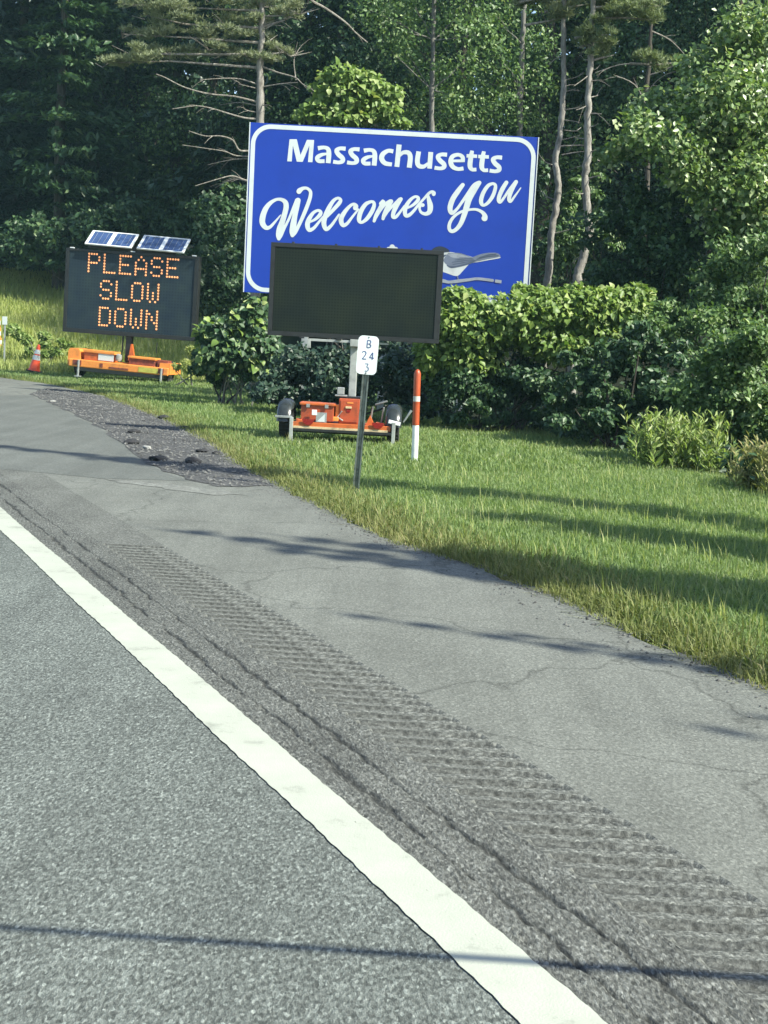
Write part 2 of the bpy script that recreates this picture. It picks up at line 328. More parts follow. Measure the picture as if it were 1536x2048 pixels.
def joint_strip():
    NL = 109; r = np.random.default_rng(31); al = np.concatenate([np.arange(-40, 1.6, 3.0), np.arange(1.6, 16.5, 0.022), np.arange(16.5, 121, 3.0)]); la = np.linspace(1.57, 2.05, NL); n = len(al)
    Z = np.zeros((n, NL)); G = np.zeros((n, NL)); fine = (al > 1.7) & (al < 16.4)
    sm = lambda q, k: np.convolve(np.pad(q, k, 'edge'), np.ones(2 * k + 1) / (2 * k + 1), 'valid')
    for lat, w, seed in ((1.762, 0.0075, 3), (1.900, 0.0068, 5)):
        c = lat + sm(r.normal(0, 0.06, n), 12) * 0.5 + sm(r.normal(0, 0.012, n), 1) * 0.8; ww = w * np.clip(0.95 + sm(r.normal(0, 2.2, n), 7) + r.normal(0, 0.3, n), 0.22, 3.0)
        d = np.abs(la[None, :] - c[:, None]) / ww[:, None]; k = np.exp(-d ** 2); Z -= 0.009 * k; G = np.maximum(G, np.clip(k * 1.7, 0, 1) * np.clip(0.8 + r.normal(0, 0.25, (n, NL)), 0.25, 1)); rav = np.exp(-(d / 3.0) ** 2); G = np.maximum(G, 0.45 * rav * (r.random((n, NL)) < 0.5))
    Z += r.normal(0, 0.0016, (n, NL)); Z[:, 0] = Z[:, -1] = 0; Z[~fine] = 0; G[~fine] = np.where(al[~fine] > 10, 0.12, 0)[:, None]
    A, L = np.meshgrid(al, la, indexing='ij'); co = np.stack([DV[0] * A + NV[0] * L, DV[1] * A + NV[1] * L, Z], -1).reshape(-1, 3); q = np.arange(n * NL).reshape(n, NL)
    me = bulk('pavement_joint', co, np.stack([q[:-1, :-1], q[:-1, 1:], q[1:, 1:], q[1:, :-1]], -1).reshape(-1, 4), M['joint'], quads=True)
    a = me.attributes.new('grime', 'FLOAT', 'POINT'); a.data.foreach_set('value', G.ravel().astype(np.float32)); tag(link('pavement_joint', me), kind='structure')
joint_strip()
# rumble strip: every milled groove is a cell of its own
rum = empty('rumble_strip', rd(R0, 2.05, 0), (0, 0, YAW)); tag(rum, kind='structure')
prof = [(0.0, 0.0), (0.03, 0.001), (0.043, -0.009), (0.062, -0.016), (0.085, -0.014), (0.104, 0.0), (GP, 0.0)]
US = (0, 0.02, 0.06, 0.11, 0.16, 0.2, 0.24, 0.29, 0.34, 0.38, 0.4); NU = len(US); gvar = []
for vv in range(7):
    rr_ = random.Random(vv); gv = []; gf = []; dep = rr_.uniform(0.75, 1.25)
    for k, (ya, z) in enumerate(prof):
        for j, u in enumerate(US):
            e = 0.0 if j in (0, NU - 1) else (0.6 if j in (1, NU - 2) else 1.0); edge_ = k in (0, len(prof) - 1)
            gv.append((u, ya + SHEAR * u + (0 if edge_ else rr_.gauss(0, 0.0026)), z * e * dep + (0 if edge_ or e == 0 else rr_.gauss(0, 0.0012))))
    for k in range(len(prof) - 1):
        for j in range(NU - 1): gf.append([k * NU + j, k * NU + j + 1, (k + 1) * NU + j + 1, (k + 1) * NU + j])
    gme = mesh('groove', gv, gf, M['rumble']); gme.materials.append(M['milled'])
    for p_ in gme.polygons: p_.material_index = 1 if 1 <= p_.index // (NU - 1) <= 4 and 0 < p_.index % (NU - 1) < NU - 2 else 0
    gvar.append(gme)
NG = int((R1 - R0) / GP)
for k in range(NG): link('groove', gvar[random.randrange(7)], rum, (0, k * GP, 0))
ra = MB()
def sheared(mb, a0, a1, n):
    b = len(mb.v)
    for i in range(n + 1):
        a = a0 + (a1 - a0) * i / n; mb.v += [rd(a, 2.05, 0), rd(a + SHEAR * 0.4, 2.45, 0)]
        if i: mb.f.append([b + 2 * i - 2, b + 2 * i - 1, b + 2 * i + 1, b + 2 * i])
sheared(ra, -40, R0, 10); sheared(ra, R0 + NG * GP, 120, 60)
tag(ra.build('worn_rumble_band', M['rumble']), kind='structure')
# painted edge line with slightly ragged edges
wob = lambda a, s: 0.003 * math.sin(a * 2.3 + s) + 0.0012 * math.sin(a * 5.1 + 2 * s) + 0.0013 * math.sin(a * 23 + s) + 0.002 * math.sin(a * 61 + s)
ALd = list(np.arange(-40, 1, 4.0)) + list(np.arange(1, 26, 0.03)) + list(np.arange(26, 121, 5.0))
tag(strip('edge_line', ALd, lambda a: 1.478 + wob(a, 0.3), lambda a: 1.658 + wob(a, 1.7), 0.004, M['line']), kind='structure')
def flat(name, pix, z, mat, jit=0.05, n=6):
    pts = []; P = [gd(x, y) for x, y in pix]
    for i, p in enumerate(P):
        q = P[(i + 1) % len(P)]
        for k in range(n):
            t = k / n; r = p.lerp(q, t); pts.append((r.x + random.uniform(-jit, jit), r.y + random.uniform(-jit, jit), z))
    return tag(link(name, mesh(name, pts, [list(range(len(pts)))], mat)), kind='structure')
flat('pavement_patch', [(-300, 800), (60, 790), (130, 822), (200, 857), (300, 932), (375, 962), (200, 957), (0, 938), (-300, 925)], 0.0022, M['patch'], 0.02)
mill_pix = [(60, 788), (100, 806), (130, 820), (200, 855), (300, 930), (380, 960), (440, 975), (545, 972), (500, 940), (440, 900), (410, 870), (330, 838), (250, 808), (200, 790), (100, 775)]
flat('loose_millings_patch', mill_pix, 0.005, M['millings'], 0.07, 8)
flat('scuffed_pavement', [(205, 958), (300, 964), (430, 980), (500, 990), (420, 990), (330, 978), (240, 966)], 0.0036, M['spill'], 0.05, 5)
# loose gravel on the millings patch and along the verge
def pebbles():
    r = np.random.default_rng(21); v = []; f = []; rn = []
    P = [gd(x, y) for x, y in mill_pix]
    def inside(x, y):
        c = False; j = len(P) - 1
        for i in range(len(P)):
            if (P[i].y > y) != (P[j].y > y) and x < (P[j].x - P[i].x) * (y - P[i].y) / (P[j].y - P[i].y) + P[i].x: c = not c
            j = i
        return c
    x0, x1 = min(p.x for p in P), max(p.x for p in P); y0, y1 = min(p.y for p in P), max(p.y for p in P)
    pts = []
    while len(pts) < 2600:
        x, y = r.uniform(x0, x1), r.uniform(y0, y1)
        if inside(x, y): pts.append((x, y, 0.012, r.uniform(0.008, 0.026)))
    for k in range(1400):
        a = r.uniform(3, 20); l = float(edge(a)) - abs(r.normal(0, 0.16)) + 0.03; q = rd(a, l); pts.append((q[0], q[1], 0.003, r.uniform(0.005, 0.014)))
    base = np.array([(1, 0, 0), (-1, 0, 0), (0, 1, 0), (0, -1, 0), (0, 0, 0.7), (0, 0, -0.3)])
    tris = [(0, 2, 4), (2, 1, 4), (1, 3, 4), (3, 0, 4)]
    for x, y, z, s in pts:
        b = len(v); w = r.uniform(0, 6.28); c, sn = math.cos(w), math.sin(w); j = base * s * r.uniform(0.6, 1.25, (6, 3))
        v += [(x + q[0] * c - q[1] * sn, y + q[0] * sn + q[1] * c, z + q[2]) for q in j]; f += [[b + i for i in t] for t in tris]
    me = mesh('loose_gravel', v, f, plain('gravel', (0.105, 0.105, 0.10), 0.9, var=0.45, scale=2.3))
    tag(link('loose_gravel', me), kind='stuff')
pebbles()
M['chunk'] = plain('asphalt_chunk', (0.018, 0.018, 0.02), 0.85, var=0.3, scale=20, bump=0.6)
M['paleston'] = plain('pale_stone', (0.26, 0.26, 0.245), 0.85, var=0.2, scale=20, bump=0.4)
def rock(name, px, s, mat, label, cat, group=None, sq=0.5, seed=0):
    bm = bmesh.new(); bmesh.ops.create_icosphere(bm, subdivisions=2, radius=1.0); r = random.Random(seed)
    dirs = [Vector((r.uniform(-1, 1), r.uniform(-1, 1), r.uniform(-0.3, 1))).normalized() for _ in range(7)]
    for q in bm.verts:
        d = q.co.normalized(); m = min(1.0, min(0.72 / max(1e-3, d.dot(k)) for k in dirs if d.dot(k) > 0.05)) if any(d.dot(k) > 0.05 for k in dirs) else 1
        q.co = Vector((d.x * s * 1.25, d.y * s, d.z * s * sq)) * m
    p = gd(*px); mb = MB(); mb._bm(bm, Matrix()); o = mb.build(name, mat); o.location = (p.x, p.y, 0.012 + s * sq * 0.4); o.rotation_euler = (0, 0, r.uniform(0, 6))
    return tag(o, label, cat, group)
CH = [((386, 926), .105, 'largest black asphalt chunk lying at the near end of the millings'), ((318, 922), .10, 'flat black asphalt chunk on the edge between millings and smooth patch'),
      ((404, 905), .07, 'black asphalt lump on the millings just beyond the largest chunk'), ((328, 838), .11, 'farthest black asphalt chunk where the millings meet the grass'),
      ((263, 888), .10, 'rounded black lump on the left rim of the millings patch'), ((268, 866), .09, 'elongated black crumb in the middle of the millings'),
      ((432, 908), .05, 'small black lump on the millings nearest the grass verge'), ((368, 857), .06, 'small black crumb right of the millings centre by the dry grass')]
for i, (p, s, lb) in enumerate(CH): rock('asphalt_chunk', p, s, M['chunk'], lb, 'debris', 'asphalt chunks on the millings', 0.42, i)
rock('pale_stone', (294, 899), .06, M['paleston'], 'small whitish stone on the millings left of the black chunks', 'stone', None, 0.5, 31)
rock('pale_stone', (106, 804), .06, M['paleston'], 'whitish flattened scrap at the far tip of the millings patch', 'stone', None, 0.3, 32)

# ------------------------------------------------------------------ welcome sign
SY = 28.0
sTL, sTR, sBL, sBR = at(502, 247, SY), at(1075, 272, SY), at(487, 586, SY), at(1056, 612, SY)
X0 = (sTL.x + sBL.x) / 2; X1 = (sTR.x + sBR.x) / 2; Z1 = (sTL.z + sTR.z) / 2; Z0 = (sBL.z + sBR.z) / 2
SW, SH = X1 - X0, Z1 - Z0
gx = (X0 + X1) / 2
sign = empty('welcome_sign', (gx, SY, hz(gx, SY)))
tag(sign, 'big blue Massachusetts Welcomes You sign with a painted bird, standing above the shrubs', 'sign')
M['blue'] = plain('sign_blue', (0.004, 0.036, 0.31), 0.42, var=0.05, scale=1.2, spec=0.4)
M['white'] = plain('sign_white', (0.52, 0.57, 0.57), 0.5, var=0.04, scale=3)
M['galv'] = plain('galvanised_steel', (0.42, 0.44, 0.43), 0.45, 0.6, var=0.15, scale=9)
sz = lambda p: (p.x - gx, p.z - sign.location.z)      # world point to sign-local x, z
def sp(x, y): return sz(at(x, y, SY))
zb = Z0 - sign.location.z
panel = MB().box((0, 0.03, zb + SH / 2), (SW, 0.05, SH), bev=0.004).build('sign_panel', M['blue'], sign)
for dx in (-SW * 0.28, SW * 0.28, 0):
    MB().box((dx, 0.17, (zb + SH - 0.15) / 2), (0.14, 0.2, zb + SH - 0.15), bev=0.01).build('sign_post', M['galv'], sign)
zlayer = [0.0]
def nexty(): zlayer[0] += 0.0003; return 0.0035 - zlayer[0]
def catmull(p, m=7):
    p = [np.array(q, float) for q in p]; out = []
    for i in range(len(p) - 1):
        a, b, c, d = p[max(i - 1, 0)], p[i], p[i + 1], p[min(i + 2, len(p) - 1)]
        for k in range(m):
            t = k / m; out.append(0.5 * ((2 * b) + (-a + c) * t + (2 * a - 5 * b + 4 * c - d) * t * t + (-a + 3 * b - 3 * c + d) * t ** 3))
    out.append(p[-1]); return out
def stroke(mb, pts, cap=True, m=7, conv=None, y=None):     # brush stroke of varying width laid flat on the panel
    q = catmull(pts, m) if len(pts) > 2 else [np.array(a, float) for a in pts]
    y0 = nexty() if y is None else y; n = len(q); v = []; f = []
    for i in range(n):
        t = q[min(i + 1, n - 1)][:2] - q[max(i - 1, 0)][:2]; t = t / (np.linalg.norm(t) + 1e-9); nn = np.array([-t[1], t[0]]); w = max(q[i][2], 4) / 2
        v += [tuple(q[i][:2] + nn * w) + (i / n,), tuple(q[i][:2] - nn * w) + (i / n,)]
        if i: f.append([2 * i - 2, 2 * i - 1, 2 * i + 1, 2 * i])
    if cap:
        for e, s in ((0, -1), (n - 1, 1)):
            t = (q[min(e + 1, n - 1)][:2] - q[max(e - 1, 0)][:2]); t = t / (np.linalg.norm(t) + 1e-9) * s; nn = np.array([-t[1], t[0]]); w = max(q[e][2], 4) / 2
            b = len(v); fan = []
            for k in range(9):
                an = -math.pi / 2 + math.pi * k / 8; v.append(tuple(q[e][:2] + (t * math.cos(an) + nn * math.sin(an)) * w) + (e / n,)); fan.append(b + k)
            f.append(fan)
    b = len(mb.v)
    for a in v:
        u, w = conv(a[0], a[1]); mb.v.append((u, y0 - 0.0005 * a[2], w))
    mb.f += [[b + i for i in g] for g in f]; zlayer[0] += 0.0005
def fillpoly(mb, pts, conv, y=None):
    y0 = nexty() if y is None else y; b = len(mb.v)
    for a in pts:
        u, w = conv(a[0], a[1]); mb.v.append((u, y0, w))
    mb.f.append([b + i for i in range(len(pts))])
def blob(pts, m=5): return [tuple(a[:2]) for a in catmull([(*p, 0) for p in pts] + [(*pts[0], 0)], m)[:-1]]
def frm(x0, y0, s): return lambda x, y: sp(x0 + x / s, y0 + y / s)
c1, c2, c3, c4, c5, c6 = frm(510, 360, 7.68), frm(690, 360, 7.68), frm(880, 340, 7.68), frm(560, 260, 6.4), frm(780, 270, 6.4), frm(760, 470, 4.8)
nlet = [0]
def letter(conv, strokes, polys=(), cap=True, name='letter'):
    mb = MB(); nlet[0] += 1; zlayer[0] = 0.001 + 0.0015 * (nlet[0] % 2)
    for s in strokes: stroke(mb, s, cap, conv=conv)
    for p in polys: fillpoly(mb, p, conv)
    o = mb.build(name, M['white'], panel); return o
# --- script line
letter(c1, [[(392, 540, 18), (310, 640, 35), (230, 722, 50), (165, 730, 70), (115, 660, 85), (120, 560, 88), (165, 440, 78), (240, 350, 60), (330, 300, 45), (410, 302, 55), (468, 345, 75), (478, 420, 80), (455, 520, 80), (420, 640, 85), (385, 740, 95), (365, 840, 88), (366, 900, 58)],
            [(366, 905, 45), (400, 850, 50), (450, 740, 45), (520, 600, 40), (590, 430, 45), (645, 310, 60)], [(662, 312, 78), (640, 420, 80), (610, 560, 80), (590, 680, 95), (575, 790, 92), (575, 850, 60)],
            [(578, 855, 45), (620, 800, 55), (700, 640, 55), (770, 480, 60), (820, 350, 58), (850, 250, 55), (850, 175, 50), (800, 128, 45), (740, 128, 52), (690, 158, 76), (676, 176, 78)]])
letter(c1, [[(850, 642, 30), (930, 600, 45), (1000, 530, 60), (1005, 485, 50), (960, 468, 42), (890, 510, 52), (830, 600, 70), (805, 690, 75), (832, 768, 60), (900, 740, 50), (970, 660, 40), (1045, 565, 30)]])
letter(c1, [[(1110, 560, 40), (1200, 460, 55), (1290, 360, 60), (1315, 305, 50), (1270, 278, 42), (1200, 325, 55), (1130, 440, 70), (1075, 570, 75), (1058, 670, 75), (1092, 755, 62), (1160, 710, 50), (1230, 620, 40), (1290, 530, 30)]])
letter(c2, [[(160, 428, 76), (165, 398, 72), (130, 372, 48), (70, 405, 50), (-10, 500, 65), (-60, 600, 75), (-35, 692, 62), (30, 670, 50), (110, 570, 38), (205, 450, 28)]])
letter(c2, [[(400, 332, 45), (320, 370, 60), (250, 470, 70), (218, 570, 70), (222, 632, 60), (265, 648, 46), (340, 590, 60), (415, 480, 65), (448, 385, 55), (436, 340, 46), (400, 332, 45)]])
letter(c2, [[(545, 362, 48), (590, 325, 58), (545, 420, 62), (480, 540, 60), (447, 630, 46)], [(447, 630, 35), (530, 490, 35), (620, 370, 45), (695, 325, 58)], [(710, 328, 62), (650, 430, 70), (600, 540, 62), (584, 595, 48)], [(584, 595, 35), (660, 480, 38), (760, 370, 42), (840, 300, 58)],
            [(858, 292, 58), (790, 400, 70), (745, 500, 65), (738, 565, 58), (780, 568, 50), (840, 500, 40), (912, 400, 30)]])
letter(c2, [[(960, 430, 30), (1050, 380, 45), (1120, 310, 55), (1120, 268, 48), (1070, 258, 42), (1000, 310, 52), (940, 400, 65), (920, 480, 65), (932, 542, 60), (980, 542, 55), (1050, 480, 45), (1130, 380, 40), (1210, 290, 38), (1280, 212, 42), (1330, 182, 46), (1362, 196, 58), (1362, 216, 60)]])
letter(c2, [[(1272, 232, 40), (1290, 310, 65), (1310, 400, 85), (1298, 485, 75), (1240, 520, 56), (1172, 498, 42), (1146, 440, 38), (1162, 388, 45), (1194, 385, 58)]])
letter(c3, [[(350, 228, 60), (280, 320, 75), (200, 440, 80), (157, 560, 80), (162, 638, 70), (192, 660, 56), (260, 600, 45), (340, 490, 45), (420, 380, 55), (520, 240, 60), (595, 195, 60)],
            [(605, 195, 62), (530, 310, 75), (450, 440, 90), (410, 560, 90), (375, 680, 80), (320, 820, 70), (250, 910, 60), (182, 942, 56), (142, 900, 55), (152, 810, 52), (220, 710, 45), (330, 640, 40), (450, 610, 38), (560, 607, 42), (650, 650, 55), (688, 705, 76), (684, 740, 94)]])
letter(c3, [[(810, 207, 42), (740, 240, 55), (670, 340, 62), (632, 450, 65), (638, 515, 60), (672, 542, 44), (740, 500, 52), (810, 400, 58), (848, 290, 55), (848, 228, 48), (810, 207, 42)]])
letter(c3, [[(1020, 192, 60), (960, 290, 68), (912, 400, 65), (902, 468, 60), (927, 492, 47), (980, 430, 40), (1060, 310, 42), (1160, 190, 56)], [(1168, 182, 60), (1110, 290, 65), (1070, 390, 62), (1062, 458, 58), (1087, 482, 42), (1150, 400, 32), (1240, 275, 16)]])
# --- upright line
letter(c4, [], [[(122, 118), (215, 118), (262, 320), (345, 125), (437, 128), (415, 412), (358, 410), (375, 200), (290, 408), (215, 405), (165, 200), (150, 403), (92, 400)]])
def La(dx, dy): return [[(485 + dx, 234 + dy, 56), (560 + dx, 223 + dy, 46), (612 + dx, 242 + dy, 54), (626 + dx, 300 + dy, 62), (616 + dx, 424 + dy, 62)], [(605 + dx, 303 + dy, 26), (530 + dx, 318 + dy, 46), (478 + dx, 355 + dy, 58), (496 + dx, 396 + dy, 52), (570 + dx, 398 + dy, 48)]]
def Ls(dx, dy): return [[(840 + dx, 240 + dy, 54), (770 + dx, 236 + dy, 48), (724 + dx, 262 + dy, 56), (748 + dx, 312 + dy, 60), (798 + dx, 358 + dy, 60), (800 + dx, 398 + dy, 56), (752 + dx, 415 + dy, 46), (680 + dx, 405 + dy, 50)]]
letter(c4, La(0, 0), cap=False); letter(c4, Ls(0, 0), cap=False); letter(c4, Ls(178, 9), cap=False); letter(c4, La(588, 31), cap=False)
letter(c4, [[(1450, 274, 54), (1385, 266, 50), (1318, 308, 62), (1302, 368, 66), (1344, 424, 58), (1432, 441, 50)]], cap=False)
letter(c5, [[(117, 122, 64), (88, 408, 62)], [(118, 275, 30), (165, 226, 48), (232, 226, 58), (260, 282, 62), (246, 418, 64)]], cap=False)
letter(c5, [[(368, 210, 60), (350, 330, 62), (368, 392, 60), (430, 404, 50), (488, 362, 34)], [(522, 218, 62), (506, 430, 60)]], cap=False)
letter(c5, Ls(-110, 13), cap=False)
letter(c5, [[(795, 332, 34), (935, 330, 36)], [(930, 346, 54), (928, 282, 52), (872, 252, 46), (800, 276, 56), (777, 340, 62), (802, 405, 58), (870, 435, 48), (940, 427, 50)]], cap=False)
def Lt(dx, dy): return [[(1052 + dx, 200 + dy, 46), (1034 + dx, 290 + dy, 62), (1024 + dx, 395 + dy, 62), (1050 + dx, 440 + dy, 48), (1106 + dx, 441 + dy, 46)], [(980 + dx, 266 + dy, 44), (1115 + dx, 272 + dy, 44)]]
letter(c5, Lt(0, 0), cap=False); letter(c5, Lt(150, 9), cap=False)
letter(c5, Ls(595, 50), cap=False)
# --- border with rounded corners
def border():
    o = 0.022; w = 0.088; r = 0.40; hx, h0, h1 = SW / 2 - o, zb + o, zb + SH - o; v = []; n = 0
    for cx, cz, a0 in ((hx - r, h1 - r, 0), (-hx + r, h1 - r, 90), (-hx + r, h0 + r, 180), (hx - r, h0 + r, 270)):
        for k in range(13):
            an = math.radians(a0 + 90 * k / 12); v += [(cx + r * math.cos(an), 0.0005, cz + r * math.sin(an)), (cx + (r - w) * math.cos(an), 0.0005, cz + (r - w) * math.sin(an))]; n += 1
    f = [[2 * i, 2 * i + 1, 2 * ((i + 1) % n) + 1, 2 * ((i + 1) % n)] for i in range(n)]
    link('sign_border', mesh('sign_border', v, f, M['white']), panel)
border()
MB().box((-SW / 2 - 0.012, 0.03, zb + SH / 2), (0.02, 0.07, SH), bev=0.003).build('sign_edge', M['white'], sign)
MB().box((SW / 2 + 0.012, 0.03, zb + SH / 2), (0.02, 0.07, SH), bev=0.003).build('sign_edge', M['white'], sign)
# --- painted bird, flower and twig (flat print)
def pm(n, c): return plain(n, c, 0.5, var=0.10, scale=5)
M['bcap'], M['bgrey'], M['blight'], M['bwing'], M['bpale'] = pm('print_black_cap', (0.012, 0.02, 0.035)), pm('print_grey', (0.12, 0.145, 0.20)), pm('print_pale_grey', (0.24, 0.265, 0.31)), pm('print_wing', (0.055, 0.075, 0.12)), pm('print_white', (0.46, 0.49, 0.49))
zlayer[0] = 0.001
bird = MB(); fillpoly(bird, blob([(505, 165), (590, 172), (680, 164), (790, 184), (880, 210), (925, 238), (860, 276), (800, 340), (740, 393), (650, 370), (560, 330), (505, 260), (490, 200)]), c6)
bo = bird.build('painted_bird', M['bpale'], panel)
def bp_(name, pts, mat):
    b = MB(); fillpoly(b, blob(pts), c6); b.build(name, mat, bo)
bp_('tail', [(890, 212), (980, 180), (1080, 169), (1140, 180), (1150, 215), (1050, 232), (940, 252), (890, 268)], M['bgrey'])
bp_('back', [(655, 172), (760, 172), (860, 205), (930, 236), (870, 268), (780, 288), (700, 308), (640, 285), (610, 240)], M['bgrey'])
bp_('mantle', [(640, 180), (740, 178), (840, 206), (880, 226), (780, 222), (690, 214)], M['blight'])
bp_('wing', [(760, 215), (860, 215), (930, 238), (850, 278), (700, 310), (640, 290), (740, 275)], M['bgrey'])
bp_('wing_edge', [(640, 288), (700, 300), (790, 282), (930, 240), (850, 284), (700, 318), (650, 302)], M['bwing'])
bp_('tail_edge', [(900, 262), (1000, 240), (1100, 222), (1150, 212), (1148, 222), (1050, 240), (940, 260)], M['bpale'])
bp_('cap', [(490, 152), (520, 122), (580, 108), (640, 128), (668, 158), (600, 166), (520, 164)], M['bcap'])
bp_('bib', [(540, 200), (590, 196), (640, 188), (600, 225), (560, 240)], M['bwing'])
fe = MB()
for q in ([(690, 262, 7), (780, 250, 9), (900, 236, 6)], [(700, 282, 6), (790, 268, 8), (910, 242, 5)], [(720, 240, 5), (800, 230, 7), (890, 224, 5)], [(930, 232, 7), (1030, 206, 8), (1140, 196, 6)], [(950, 216, 5), (1040, 190, 7), (1120, 182, 5)]): stroke(fe, q, False, conv=c6)
fe.build('feather_lines', M['bwing'], bo)
lg = MB(); stroke(lg, [(742, 392, 10), (756, 440, 10)], conv=c6, cap=False); lg.build('leg', M['bgrey'], bo)
tw = MB(); stroke(tw, [(420, 450, 20), (590, 440, 34), (660, 452, 28), (750, 442, 32), (850, 430, 28), (940, 420, 26), (1080, 436, 28)], conv=c6); stroke(tw, [(1104, 441, 30), (1166, 450, 30)], conv=c6, cap=False); tw.build('painted_twig', M['blight'], panel)
fl = MB()
for k in range(5):
    a = 1.57 + k * 1.2566; fillpoly(fl, [(117 + 34 * math.cos(a) + 26 * math.cos(q), 150 - 34 * math.sin(a) + 26 * math.sin(q)) for q in np.linspace(0, 5.9, 12)], c6)
fl.build('painted_flower', M['bpale'], panel)
lw = MB()
for k, (a, b_) in enumerate(((962, 602), (990, 600), (1012, 602), (1046, 601))): stroke(lw, [(a, b_ + 14, 9), (a + 4, b_ - 10, 9), (a + 16, b_ + 12, 9)], conv=c6, cap=False)
lw.build('small_lettering', M['bpale'], panel)

# ------------------------------------------------------------------ message boards
M['orange'] = plain('safety_orange_paint', (0.46, 0.105, 0.022), 0.42, var=0.14, scale=6, dirt=(0.26, 0.08, 0.03))
M['yorange'] = plain('sunfaded_orange_paint', (0.72, 0.25, 0.05), 0.42, var=0.10, scale=6, dirt=(0.5, 0.19, 0.05))
M['redor'] = plain('red_orange_paint', (0.36, 0.066, 0.022), 0.45, var=0.14, scale=6, dirt=(0.22, 0.05, 0.02))
M['blk'] = plain('black_enamel', (0.014, 0.016, 0.016), 0.45, var=0.2, scale=8)
M['rubber'] = plain('tyre_rubber', (0.018, 0.018, 0.019), 0.8, var=0.3, scale=15, bump=0.3)
M['fender'] = plain('grey_plastic_fender', (0.026, 0.031, 0.031), 0.25, var=0.15, scale=9)
M['steel'] = plain('dull_steel', (0.30, 0.32, 0.31), 0.5, 0.35, var=0.2, scale=9)
M['zinc'] = plain('zinc_mast', (0.34, 0.36, 0.34), 0.55, 0.2, var=0.15, scale=7)
M['redlens'] = plain('red_lens', (0.22, 0.012, 0.012), 0.2, var=0.1, scale=20)
M['brownred'] = plain('rusty_red', (0.20, 0.05, 0.03), 0.6, var=0.25, scale=12)
M['cream'] = plain('worn_reflective_strip', (0.52, 0.42, 0.24), 0.5, var=0.25, scale=12)
M['sticker'] = plain('yellow_green_sticker', (0.45, 0.42, 0.08), 0.5, var=0.15, scale=9)
def matrixface(name, base, dot, sx, rough, spec):
    m, nt, ns, ls, b = newmat(name)
    tc = N(ns, 'ShaderNodeTexCoord'); mp = N(ns, 'ShaderNodeMapping'); mp.inputs['Scale'].default_value = (sx, 1, sx); ls.new(tc.outputs['Object'], mp.inputs['Vector'])
    fr = N(ns, 'ShaderNodeVectorMath', operation='FRACTION'); ls.new(mp.outputs[0], fr.inputs[0])
    su = N(ns, 'ShaderNodeVectorMath', operation='SUBTRACT'); su.inputs[1].default_value = (0.5, 0, 0.5); ls.new(fr.outputs[0], su.inputs[0])
    mm = N(ns, 'ShaderNodeVectorMath', operation='MULTIPLY'); mm.inputs[1].default_value = (1, 0, 1); ls.new(su.outputs[0], mm.inputs[0])
    le = N(ns, 'ShaderNodeVectorMath', operation='LENGTH'); ls.new(mm.outputs[0], le.inputs[0])
    r = ramp(ns, [(0.26, dot), (0.34, base)]); ls.new(le.outputs['Value'], r.inputs[0])
    nz = N(ns, 'ShaderNodeTexNoise'); nz.inputs['Scale'].default_value = 2.2; nz.inputs['Detail'].default_value = 6; ls.new(tc.outputs['Object'], nz.inputs['Vector'])
    r2 = ramp(ns, [(0.3, (0.6, 0.7, 0.9)), (0.7, (1.25, 1.2, 1.0))]); ls.new(nz.outputs['Fac'], r2.inputs[0])
    mu = N(ns, 'ShaderNodeMixRGB', blend_type='MULTIPLY'); mu.inputs[0].default_value = 1; ls.new(r.outputs[0], mu.inputs[1]); ls.new(r2.outputs[0], mu.inputs[2])
    ls.new(mu.outputs[0], b.inputs['Base Color']); b.inputs['Roughness'].default_value = rough; b.inputs['Specular IOR Level'].default_value = spec; return m
M['face_off'] = matrixface('unlit_matrix_face', (0.012, 0.0185, 0.0135), (0.006, 0.010, 0.008), 24, 0.5, 0.18)
M['face_on'] = matrixface('lit_board_face', (0.022, 0.036, 0.046), (0.016, 0.028, 0.037), 12, 0.45, 0.25)
def led():
    m, nt, ns, ls, b = newmat('amber_led'); b.inputs['Base Color'].default_value = (0.8, 0.32, 0.12, 1)
    b.inputs['Emission Color'].default_value = (1.0, 0.40, 0.15, 1); b.inputs['Emission Strength'].default_value = 0.42; return m
M['led'] = led()
M['cell'] = plain('solar_cell', (0.035, 0.065, 0.16), 0.12, var=0.18, scale=4, spec=0.7)
M['alu'] = plain('aluminium_frame', (0.72, 0.75, 0.74), 0.4, 0.1, var=0.05, scale=10)

def wheel(parent, x, r, w, y):
    R90 = Matrix.Translation((x, y, r)) @ Matrix.Rotation(math.pi / 2, 4, 'Y')
    t = MB(); t.lathe([(r * 0.58, -w / 2 * 0.8), (r * 0.85, -w / 2), (r * 0.96, -w / 2 * 0.9), (r, -w / 2 * 0.55), (r, w / 2 * 0.55), (r * 0.96, w / 2 * 0.9), (r * 0.85, w / 2), (r * 0.58, w / 2 * 0.8)], 28, R90)
    for k in range(28):          # tread blocks
        a = 2 * math.pi * k / 28; t.box((x, y + math.cos(a) * r, r + math.sin(a) * r), (w * 0.8, r * 0.11, r * 0.05), rot=(a - math.pi / 2, 0, 0))
    wo = empty('wheel', (0, 0, 0)); wo.parent = parent
    t.build('tyre', M['rubber'], wo, True)
    rm = MB(); rm.lathe([(0.001, -w * 0.18), (r * 0.2, -w * 0.2), (r * 0.45, -w * 0.1), (r * 0.58, -w * 0.36), (r * 0.60, 0), (r * 0.58, w * 0.36), (r * 0.45, w * 0.1), (r * 0.2, w * 0.2), (0.001, w * 0.18)], 20, R90)
    rm.build('rim', M['galv'], wo, True)

